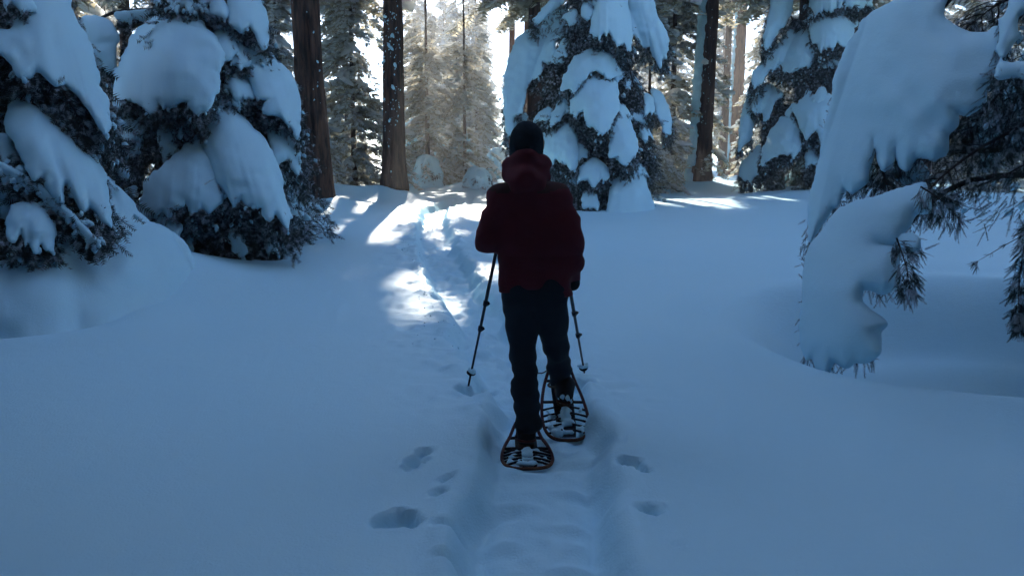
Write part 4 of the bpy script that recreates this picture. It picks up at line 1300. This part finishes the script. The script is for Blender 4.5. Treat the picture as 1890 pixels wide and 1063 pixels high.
hero_fir('laden_fir', 'nearest fir, at the right edge, with huge smooth snow drapes and bare dark needles', stand(E_), 11.0, 2.55, 1815, [
    ([(1900, 225), (1800, 280), (1735, 330), (1700, 370)], [14, 26, 22, 10], [14, 30, 26, 12], .05, dict(snow=False, clumps=.02, droop=.1, hang=.35, dy=.35)),
    ([(1880, 130), (1830, 190), (1790, 240)], [40, 50, 30], [40, 50, 30], .05, dict(snow=False, clumps=.03, hang=.4, dy=.55)),
    ([(1900, -20), (1840, 10), (1800, 40)], [30, 60, 50], [30, 60, 50], .06, dict(snow=False, clumps=.06, dy=.7)),
    ([(1900, 100), (1880, 170), (1850, 250)], [40, 50, 30], [40, 50, 30], .05, dict(snow=False, clumps=.03, dy=.6, hang=.4)),
    ([(1620, 270), (1630, 320), (1640, 350)], [20, 30, 30], [20, 30, 30], .05, dict(snow=False, clumps=.05, dy=.5, hang=.4)),
    ([(1700, 345), (1735, 368), (1768, 400)], [12, 20, 12], [14, 22, 12], .022, dict(snow=False, clumps=0, dy=-.35, hang=0, slen=.07, dens=.7)),
    ([(1655, 440), (1672, 490), (1678, 528)], [8, 14, 8], [10, 14, 8], .022, dict(snow=False, clumps=0, dy=-.35, hang=0, slen=.07, dens=.7)),
    ([(1900, 300), (1840, 330), (1768, 358)], [4, 8, 4], [4, 8, 4], .022, dict(snow=False, clumps=0, dens=.4, hang=0, slen=.06)),
    ([(1915, 395), (1893, 440), (1880, 540), (1882, 595)], [4, 6, 9, 4], [4, 6, 9, 4], .016, dict(snow=False, clumps=.05, dy=-.8, dens=.6, hang=.2, slen=.06)),
    ([(1915, 420), (1860, 450), (1805, 482)], [1, 2, 1], [1, 2, 1], .012, dict(snow=False, clumps=0, dy=-.7, dens=.05, hang=0, slen=.03)),
], rh, .015, .10, fill=fills(13, 1.7, .26, 1.7, .09, .11, -math.pi * .6), inner=4200, iz0=1.25, ishort=.85, sprays=SPRAYS_FINE, slen=.10, hang=.6, kw=dict(dens=1.0), clumps=.05, ckw=dict(fw=.10, jag=.9, grow=.015), capes=[
    ([(1658, -40), (1658, 0), (1617, 23), (1591, 47), (1573, 76), (1559, 108), (1544, 152), (1535, 198), (1527, 233), (1518, 277), (1509, 313), (1497, 355), (1495, 406), (1499, 446), (1522, 419), (1543, 385), (1556, 352), (1572, 358), (1590, 345), (1600, 330), (1612, 258), (1622, 300), (1634, 312), (1648, 290), (1655, 268), (1660, 305), (1674, 316), (1690, 290), (1708, 292), (1725, 298), (1745, 278), (1746, 248), (1764, 232), (1767, 210), (1790, 209), (1818, 190), (1816, 166), (1833, 146), (1850, 137), (1862, 90), (1836, 50), (1818, 64), (1789, 64), (1760, 50), (1739, 29), (1748, -40)], dict(flow=(-.25, 1), T=.12, tilt=.2, dy=.2, bulge=.7, wobk=.5, jag=.7)),
    ([(1836, 52), (1855, 30), (1875, -10), (1920, -30), (1920, 10), (1885, 28), (1876, 60), (1862, 95), (1850, 100)], dict(flow=(-.6, 1), T=.06, dy=.3)),
    ([(1840, 112), (1870, 118), (1920, 122), (1920, 145), (1880, 140), (1845, 138)], dict(flow=(-.6, .6), T=.05, dy=-.1)),
    ([(1708, 342), (1679, 347), (1645, 355), (1611, 370), (1577, 374), (1552, 389), (1526, 419), (1505, 444), (1492, 478), (1488, 520), (1484, 562), (1480, 605), (1480, 639), (1488, 660), (1503, 656), (1509, 677), (1526, 694), (1541, 664), (1560, 673), (1577, 660), (1594, 664), (1624, 651), (1619, 613), (1632, 596), (1602, 571), (1586, 554), (1590, 529), (1611, 531), (1632, 541), (1653, 529), (1655, 495), (1653, 461), (1636, 457), (1615, 448), (1653, 448), (1674, 419), (1687, 393), (1713, 389), (1713, 363)], dict(flow=(-.1, 1), T=.15, tilt=.3, bulge=1.1, dy=-.4, hang=.0, dens=.35, jag=.3, wobk=.4)),
    ([(1657, 435), (1679, 431), (1691, 440), (1689, 459), (1670, 463), (1657, 457)], dict(T=.05, dy=-.4, hang=.3, wood=False)),
    ([(1650, 290), (1700, 300), (1708, 350), (1690, 345), (1675, 330), (1660, 335)], dict(T=.05, dy=.4, jag=1)),
])

# two firs that shade the near snow; the right one is unseen, added for that
for bx, by, Hh, lab in ((-5.75, 5.3, 6.0, 'fir outside the left edge with only dark twig ends showing above the snow hollow'), (5.6, 3.6, 6.5, 'unseen fir added outside the right edge to darken the near snow')):
    b = stand(np.array([bx, by, 0]))
    t = thing('fir_tree', lab, 'tree', b)
    trunk_mesh(t, b, Hh, .1, .015, M['bark'], rh, 12, 20, .006)
    for i in range(20):
        proc_bough(t, b + UP * (.55 + i * .25), 2.4 * i, 2.1 - .085 * i, .55, .5, .11, rh, .06, slen=.2, dens=.45, hang=.6, clumps=.05)
    inner_foliage(t, b, Hh, 2.0, 1800, rh, SPRAYS, .2)

# ------------------------------------------------------------------ small snow-buried saplings
sap = [(838, 335, 100, 34, 'snow-capped bushy young fir beside the track end, tallest of the buried saplings'), (886, 322, 62, 20, 'narrow snow-hooded sapling just left of the walker, behind the low mound'),
       (918, 330, 55, 26, 'rounded snow-covered sapling touching the walker at shoulder height'), (882, 352, 38, 24, 'low smooth snow mound over a buried sapling, in front of the others'),
       (790, 345, 60, 26, 'leaning snow-hooded sapling right of the speckled trunk'), (628, 330, 110, 26, 'tall snow-caped sapling tucked behind the thickest trunk'),
       (762, 330, 110, 24, 'snowy sapling directly behind the speckled trunk on its right')]
rs = np.random.default_rng(909)
for px, py, hpx, wpx, lab in sap:
    g = gp(px, py); sc = mpp(g[1]); h = hpx * sc; w = wpx * sc
    b = stand(g, .1)
    t = thing('snowy_sapling', lab, 'sapling', b)
    trunk_mesh(t, b, h * .8, .03, .01, M['bark'], rs, 8, 8, .002)
    th = max(w * .15, .05)
    for q in range(7):
        az = math.pi + (q - 3) * .62 + rs.uniform(-.2, .2)
        o = np.array([math.sin(az), math.cos(az), 0])
        top = b + UP * h * (rs.uniform(.86, .98) if q % 2 == 0 else rs.uniform(.4, .6))
        hh = rs.uniform(.3, .6) if q % 2 == 0 else .3
        ax = [top, top + o * w * .5 - UP * h * .2 * hh, top + o * w * .85 - UP * h * hh]
        make_bough(t, ax, np.array([.3, .55, .5]) * w, np.array([.3, .55, .5]) * w, th, o * .7 + UP * .6, rs, .035, slen=.17, dens=.8, hang=1.2, clumps=.25, fing=1.5)

# ------------------------------------------------------------------ the walker
YB = 4.2


def C2(a, b, ra, rb):
    return [*a, *b, ra, rb]


def chain(pts, rad):
    return [C2(pts[i], pts[i + 1], rad[i], rad[i + 1]) for i in range(len(pts) - 1)]


head = P(972, 262, YB + .02)
neck = P(975, 310, YB)
shL, shR = P(926, 366, YB), P(1030, 364, YB)
elL, elR = P(898, 444, YB - .02), P(1055, 446, YB - .03)
haL, haR = P(914, 448, YB + .30), P(1056, 524, YB + .12)
hipL, hipR = P(959, 548, YB), P(1014, 548, YB)
knL, knR = P(966, 655, YB + .03), P(1026, 640, YB + .16)
anL, anR = P(976, 778, YB + .02), P(1033, 700, YB + .36)
person_base = np.array([.08, YB, gz(.08, YB)])

# body: one continuous figure (skin), clothed below
caps = chain([head + [0, 0, -.03], head + [0, 0, .035]], [.052, .05]) + [C2(head + [0, .04, -.06], head + [0, .045, -.03], .035, .04)]
caps += [C2(head + [0, .088, -.02], head + [0, .098, -.035], .012, .015)]
for sg in (-1, 1):
    caps += [C2(head + [sg * .078, 0, -.035], head + [sg * .082, -.008, .0], .012, .014)]
caps += chain([head + [0, -.01, -.08], neck + [0, 0, -.03], P(978, 360, YB)], [.05, .052, .075])
caps += chain([shL, shR], [.05, .05])
for dx in (-30, 0, 30):
    caps += chain([P(985 + dx, 375, YB), P(985 + dx * .8, 460, YB), P(986 + dx, 535, YB)], [.07, .065, .075])
for s_, e_, h_ in ((shL, elL, haL), (shR, elR, haR)):
    caps += chain([s_, e_, e_ * .1 + h_ * .9], [.05, .042, .028])
for h_, k_, a_ in ((hipL, knL, anL), (hipR, knR, anR)):
    caps += chain([h_, k_, a_], [.075, .05, .04])
    caps += [C2(a_ + [0, 0, -.03], a_ + [0, .13, -.07], .035, .03)]
for h_, dv in ((haL, 1), (haR, -1)):
    caps += [C2(h_ + [0, -.03, .01], h_ + [0, .02, 0], .03, .032)]
    for q in range(4):
        f0 = h_ + [dv * .012, .03, .025 - q * .019]
        caps += chain([f0, f0 + [dv * .022, .028, -.004], f0 + [dv * .034, .006, -.006]], [.009, .009, .008])
    caps += chain([h_ + [0, .0, .03], h_ + [dv * .028, .02, .035], h_ + [dv * .034, .038, .02]], [.011, .01, .009])
v, f = sdf_mesh(caps, .011, 80)
mb = MB(); mb.add(v, f)
person = mb.build('person', M['skin'])
tag(person, 'walker seen from behind in burgundy hooded jacket, dark trousers and beanie, mid-stride on snowshoes', 'person')

# jacket
caps = [C2(shL + [.0, 0, -.0], P(975, 352, YB - .01), .066, .078), C2(P(975, 352, YB - .01), shR, .078, .068)]
for dx, ra in ((-37, .088), (0, .112), (37, .09)):
    caps += chain([P(985 + dx * .85, 385, YB), P(985 + dx, 450, YB), P(986 + dx * 1.03, 550, YB)], [ra * .96, ra * .93, ra * .99])
caps += chain([shL, P(909, 405, YB - .01), elL + [.006, 0, 0]], [.060, .056, .056])
caps += chain([elL, haL * .82 + elL * .18], [.062, .048])
caps += chain([shR, P(1047, 405, YB - .02), elR], [.060, .053, .053])
caps += chain([elR, P(1058, 484, YB + .02), haR * .88 + elR * .12], [.053, .048, .038])
hem = P(985, 536, YB)[2]


def jfold(X, Y, Z):
    a = .010 * vnoise(X * 9, Y * 9, Z * 13) + .006 * vnoise(X * 22, Y * 22, Z * 30 + 4)
    cuff = np.exp(-((Z - (hem + .012)) / .012) ** 2) * .006
    seam = .006 * np.exp(-((Z - P(985, 470, YB)[2]) / .008) ** 2)
    return a + cuff + seam


v, f = sdf_mesh(caps, .011, 62, clip=lambda X, Y, Z: np.where((X > haR[0] - .055), hem - .03 - Z, hem + .012 * np.sin(X * 14) - Z), warp=jfold)
mb = MB()
vz = v[f].mean(1)
yoke = (vz[:, 2] > P(985, 352, YB)[2] + .012 * np.sin(vz[:, 0] * 30)) & (np.abs(vz[:, 0] - P(975, 350, YB)[0]) < .3)
mb.add(v, f)
me_j = mb.build('jacket', [M['jacket'], M['yoke']], person)
me_j.data.polygons.foreach_set('material_index', yoke.astype(np.int32))
# hood lying in folds round the neck
caps = [C2(P(943, 303, YB + .02), P(972, 292, YB - .045), .044, .048), C2(P(972, 292, YB - .045), P(1000, 303, YB + .02), .048, .044),
        C2(P(940, 325, YB), P(972, 330, YB - .085), .042, .06), C2(P(972, 330, YB - .085), P(1002, 325, YB), .06, .042),
        C2(P(955, 345, YB - .06), P(990, 345, YB - .06), .045, .045), C2(P(955, 300, YB + .08), P(990, 300, YB + .08), .045, .045)]
v, f = sdf_mesh(caps, .010, 70, warp=lambda X, Y, Z: .008 * vnoise(X * 14, Y * 14, Z * 26))
mb = MB(); mb.add(v, f)
mb.build('hood', M['jacket'], me_j)

# beanie with ribbed knit
caps = [C2(P(972, 258, YB + .02), P(971, 282, YB + .02), .085, .0875), C2(P(972, 246, YB + .02), P(972, 262, YB + .02), .058, .08)]
v, f = sdf_mesh(caps, .008, 110, clip=lambda X, Y, Z: head[2] - .075 - Z, warp=lambda X, Y, Z: .0018 * np.sin(np.arctan2(Y - head[1], X - head[0]) * 44))
mb = MB(); mb.add(v, f)
mb.build('beanie', M['beanie'], person)

# trousers
caps = [C2(P(962, 528, YB), P(1012, 528, YB), .092, .092)]
caps += chain([hipL, P(963, 600, YB + .015), knL, P(969, 715, YB + .02), P(976, 782, YB + .02)], [.098, .083, .068, .066, .069])
caps += chain([hipR, P(1019, 596, YB + .08), knR, P(1031, 672, YB + .28), anR + [0, -.01, .0]], [.098, .082, .068, .064, .062])
crot = P(990, 600, YB)


def tfold(X, Y, Z):
    low = np.clip((crot[2] - .05 - Z) / .2, 0, 1)
    return .009 * low * vnoise(X * 5, Y * 5, Z * 24) + .006 * vnoise(X * 16, Y * 16, Z * 22 + 7) + .004 * low * np.sin(Z * 78 + 3 * vnoise(X * 8, Y * 8, Z * 4))


v, f = sdf_mesh(caps, .010, 85, warp=tfold)
mb = MB(); mb.add(v, f)
mb.build('trousers', M['trousers'], person)

# gloves: palm, four fingers closed round the grip, thumb
for h_, dv, el in ((haL, 1, elL), (haR, -1, elR)):
    caps = [C2(h_ * .8 + el * .2, h_ + [0, -.02, .005], .038, .036), C2(h_ + [0, -.03, .01], h_ + [0, .025, -.005], .037, .036)]
    for q in range(4):
        f0 = h_ + [dv * .014, .034, .027 - q * .0195]
        caps += chain([f0, f0 + [dv * .026, .03, -.004], f0 + [dv * .038, .004, -.006]], [.0125, .012, .011])
    caps += chain([h_ + [0, .0, .034], h_ + [dv * .03, .022, .04], h_ + [dv * .036, .042, .022]], [.014, .013, .012])
    v, f = sdf_mesh(caps, .007, 150)
    mb = MB(); mb.add(v, f)
    mb.build('glove', M['glove'], person)


# ------------------------------------------------------------------ snowshoes, boots
def snowshoe(label, tail, yaw, pitch, roll, seed):
    """tail end at the origin, toe along +Y"""
    r = np.random.default_rng(seed)
    t = thing('snowshoe', label, 'snowshoe', tail, 'snowshoes on the walker')
    half = [(0, 0), (.048, .003), (.088, .018), (.117, .053), (.132, .11), (.133, .18), (.127, .25), (.114, .33), (.092, .42), (.062, .49), (.025, .525), (0, .53)]
    hp = spline(np.array([(x, y, 0) for x, y in half]), 44)
    hp[:, 2] = .10 * np.clip((hp[:, 1] - .40) / .13, 0, 1) ** 2
    loop = np.vstack([hp, (hp * [-1, 1, 1])[::-1][1:-1]])
    rear = loop[:, 1] < .075
    mb = MB(); tube(mb, loop, .0095, 8, closed=True)
    fr = mb.build('frame', [M['red_frame'], M['orange_frame']], None)
    fm = np.array([p.center[1] for p in fr.data.polygons]) < .085
    fr.data.polygons.foreach_set('material_index', fm.astype(np.int32))
    parts = [fr]
    def edge(y):
        return float(np.interp(y, hp[:, 1], hp[:, 0]))
    # deck of webbing
    for y in (.045, .085, .125, .165, .21):
        w = edge(y)
        for sg in (-1, 1):
            mb = MB(); a = np.array([sg * w, y, .0]); b = np.array([sg * .03, y + .012, .020])
            tube(mb, [a, (a + b) / 2 + [0, 0, .003], b], [.0075, .006, .0075], 6)
            parts.append(mb.build('deck_strap', M['black'], None))
    mb = MB()
    ys = np.linspace(.02, .46, 20); xs = np.linspace(-1, 1, 9)
    Xg, Yg = np.meshgrid(xs, ys, indexing='ij')
    Wd = np.interp(Yg, [.02, .1, .25, .46], [.045, .055, .06, .06])
    v0 = np.stack([Xg * Wd, Yg, .006 + 0 * Xg], -1); v1 = v0 - [0, 0, .006]
    nI, nJ = Xg.shape
    ii = np.arange(nI - 1)[:, None] * nJ; jj = np.arange(nJ - 1)[None]
    q = np.stack([ii + jj, ii + nJ + jj, ii + nJ + jj + 1, ii + jj + 1], -1).reshape(-1, 4)
    mb.add(v0.reshape(-1, 3), q); mb.add(v1.reshape(-1, 3), q[:, ::-1])
    parts.append(mb.build('deck_web', M['black'], None))
    for y in (.27, .43):
        w = edge(y); mb = MB()
        tube(mb, [(-w, y, 0), (0, y, .004), (w, y, 0)], .009, 6)
        parts.append(mb.build('crossbar', M['black'], None))
    # binding: heel strap loop and side straps
    mb = MB()
    a = np.linspace(-2.5, -.64, 14)
    tube(mb, np.stack([.056 * np.cos(a), .275 + .062 * np.sin(a), .062 + 0 * a], -1), .007, 6)
    parts.append(mb.build('heel_strap', M['red_frame'], None)); mb = MB()
    tube(mb, [(-.05, .42, .01), (-.045, .42, .085), (0, .41, .105), (.045, .42, .085), (.05, .42, .01)], .008, 6)
    parts.append(mb.build('binding', M['red_frame'], None))
    # snow caked on the deck
    caps = [C2((-.025, .05, .004), (.025, .05, .004), .013, .013), C2((-.03, .10, .005), (.03, .11, .005), .014, .013), C2((-.02, .15, .006), (.02, .16, .006), .015, .014), C2((0, .17, .01), (0, .20, .016), .02, .024)]
    for q in range(26):
        y = r.uniform(.03, .22); x = r.uniform(-.75, .75) * edge(y)
        caps.append(C2((x, y, .004), (x + r.normal(0, .012), y + r.normal(0, .012), .008), r.uniform(.006, .016), r.uniform(.006, .014)))
    v, f = sdf_mesh(caps, .006, 170, .003, .02)
    mb = MB(); mb.add(v, f)
    parts.append(mb.build('caked_snow', M['snow'], None))
    for o in parts:
        o.parent = t
    t.rotation_euler = (pitch, roll, yaw)
    return t


def toworld(t, p):
    from mathutils import Vector, Euler
    return np.array(t.location) + np.array(Euler(t.rotation_euler).to_matrix() @ Vector(p))


tl = gp(975, 868); tl = np.array([P(975, 862, 3.93)[0], 3.93, 0]); tl[2] = gz(tl[0], tl[1]) + .016
tr_ = P(1049, 817, 4.33); tr_[2] = max(tr_[2], gz(tr_[0], tr_[1]) + .012)
shoeL = snowshoe('snowshoe flat on the trodden snow under the walker, nearest the camera', tl, R_(1), R_(2), 0, 1)
shoeR = snowshoe('snowshoe tilted toe-up under the stepping foot, resting on its tail', tr_, R_(6), R_(35), R_(2), 2)
print('SHOES', tl, tr_, 'ankles', anL, anR)


def boot(t, ank):
    h = toworld(t, (0, .265, .055)); toe = toworld(t, (0, .45, .045)); up = toworld(t, (0, .30, .12))
    caps = [C2(h, toe, .042, .036), C2(up, ank, .047, .052), C2(toworld(t, (0, .27, .07)), up, .046, .05), C2(up, toworld(t, (0, .40, .06)), .045, .04)]
    v, f = sdf_mesh(caps, .008, 110, .003, .03)
    mb = MB(); mb.add(v, f)
    b = mb.build('boot', M['boot'], person)
    so = []
    for a, c, ra in (((0, .255, .022), (0, .34, .022), .043), ((0, .34, .022), (0, .455, .026), .042)):
        so.append(C2(toworld(t, a), toworld(t, c), ra, ra))
    p0 = toworld(t, (0, 0, .040)); nn = toworld(t, (0, 0, 1)) - toworld(t, (0, 0, 0))
    v, f = sdf_mesh(so, .007, 140, clip=lambda X, Y, Z: np.maximum((X - p0[0]) * nn[0] + (Y - p0[1]) * nn[1] + (Z - p0[2]) * nn[2], -.03 - ((X - p0[0]) * nn[0] + (Y - p0[1]) * nn[1] + (Z - p0[2]) * nn[2])))
    mb = MB(); mb.add(v, f)
    mb.build('sole', M['sole'], b)
    # cuff strap
    if t is shoeL:
        return
    mb = MB(); a = np.linspace(0, 2 * math.pi, 24)[:-1]
    tube(mb, ank + np.stack([.066 * np.cos(a), .066 * np.sin(a), -.025 + .01 * np.cos(a)], -1), .007, 6, closed=True)
    mb.build('cuff_strap', M['tan'], b)
    # snow stuck to the heel
    r = np.random.default_rng(3); cp = []
    for q in range(12):
        p = toworld(t, (r.uniform(-.035, .035), .225 + r.uniform(-.01, .02), r.uniform(.03, .13)))
        cp.append(C2(p, p + r.normal(0, .008, 3), r.uniform(.005, .011), .006))
    v, f = sdf_mesh(cp, .005, 200)
    mb = MB(); mb.add(v, f); mb.build('stuck_snow', M['snow'], b)


boot(shoeL, anL + [0, 0, -.01]); boot(shoeR, anR)
mb = MB()
c0, c1 = P(990, 688, YB + .05), P(1012, 682, YB + .3)
tube(mb, spline([c0, (c0 + c1) / 2 + [0, 0, -.01], c1], 8), .0035, 5)
mb.build('gaiter_cord', M['black'], person)


# ------------------------------------------------------------------ trekking poles
def trek_pole(label, tip, hand, knobs, seed):
    t = thing('trekking_pole', label, 'pole', tip, 'trekking poles of the walker')
    d = nrm(hand - tip); L = np.linalg.norm(hand - tip)
    def at(u):
        return tip + d * L * u
    mb = MB()
    us = [0, knobs[1], knobs[1] + .002, knobs[0], knobs[0] + .002, 1.0]
    tube(mb, [at(u) for u in us], [.0065, .0075, .009, .009, .0105, .0105], 10)
    mb.build('shaft', M['pole'], t)
    for kq in knobs:
        mb = MB()
        tube(mb, [at(kq - .022), at(kq - .016), at(kq + .012), at(kq + .018)], [.010, .0145, .0145, .010], 10)
        sidev = nrm(np.cross(d, [0, 1, 0])) * .014
        tube(mb, [at(kq - .012) - sidev, at(kq) - sidev * 1.5, at(kq + .012) - sidev], [.005, .007, .005], 6)
        mb.build('lock_collar', M['black'], t)
    mb = MB(); tube(mb, [at(1.0), at(1.02), at(1.09), at(1.1)], [.012, .017, .016, .010], 10)
    mb.build('grip', M['black'], t)
    mb = MB(); tube(mb, [tip - d * .05, tip - d * .01, tip], [.002, .0055, .006], 8)
    mb.build('tip', M['pole'], t)
    mb = MB()
    tube(mb, [at(.095), at(.10), at(.106)], [.010, .03, .011], 14)
    mb.build('basket', M['black'], t)
    r = np.random.default_rng(seed); cp = []
    for q in range(9):
        a = r.uniform(0, 6.28); ra = r.uniform(.005, .03)
        p = at(.108) + np.array([ra * math.cos(a), ra * math.sin(a), r.uniform(0, .012)])
        cp.append(C2(p, p + r.normal(0, .008, 3), r.uniform(.006, .012), .008))
    v, f = sdf_mesh(cp, .006, 160)
    mb = MB(); mb.add(v, f); mb.build('basket_snow', M['snow'], t)
    return t


tipL = P(865, 730, 5.02); tipR = P(1079, 700, 5.3)
tipL[2] = max(tipL[2], gz(tipL[0], tipL[1]) - .0); tipR[2] = gz(tipR[0], tipR[1]) - .02
trek_pole('dark trekking pole left of the walker, hanging from the bent arm', tipL, haL + [.012, .03, -.02], (.62, .44), 5)
trek_pole('dark trekking pole right of the walker, held beside the hip', tipR, haR + [-.012, .03, -.02], (.74, .5), 6)

# ------------------------------------------------------------------ crumbs of snow thrown beside the track
rc = np.random.default_rng(61)
nc = 350
seg = rc.integers(6, 11, nc); tt = rc.random(nc)[:, None]
pc_ = trail[seg] * (1 - tt) + trail[seg + 1] * tt
nv = trail[seg + 1] - trail[seg]; nv = np.stack([-nv[:, 1], nv[:, 0]], -1); nv = nv / np.linalg.norm(nv, axis=1, keepdims=True)
pc_ = pc_ + nv * (rc.choice([-1, 1], nc) * (.2 + np.abs(rc.normal(0, .16, nc))))[:, None]
sz = rc.uniform(.004, .011, nc) * (1 + 1.2 * (rc.random(nc) < .06))
mb = MB()
scatter(mb, BLOBS[2], np.stack([pc_[:, 0], pc_[:, 1], ground_h(pc_[:, 0], pc_[:, 1]) + sz * .2], -1), rc.normal(0, 1, (nc, 3)) * [1, 1, .2] + [.01, 0, 0], np.tile(UP, (nc, 1)) + rc.normal(0, .3, (nc, 3)), sz)
so = mb.build('snow_crumbs', M['snow'], go)
so['kind'] = 'stuff'

# ------------------------------------------------------------------ haze added to veil the far wood with pale glow
mb = MB()
x0, x1, y0, y1, z0_, z1_ = -80, 80, -32, 116, -2.5, 42
vv = np.array([(x, y, z) for z in (z0_, z1_) for y in (y0, y1) for x in (x0, x1)], float)
mb.add(vv, [(0, 2, 3, 1), (4, 5, 7, 6), (0, 1, 5, 4), (2, 6, 7, 3), (0, 4, 6, 2), (1, 3, 7, 5)])
hm = bpy.data.materials.new('glow_haze'); hm.use_nodes = True
hn = hm.node_tree
hn.nodes.remove(hn.nodes['Principled BSDF'])
pv = N(hn, 'ShaderNodeVolumePrincipled')
pv.inputs['Color'].default_value = (.95, .95, .95, 1)
pv.inputs['Density'].default_value = HAZE
pv.inputs['Anisotropy'].default_value = .55
hn.links.new(pv.outputs[0], hn.nodes['Material Output'].inputs['Volume'])
hz = mb.build('haze', hm, None, False)
hz['kind'] = 'stuff'
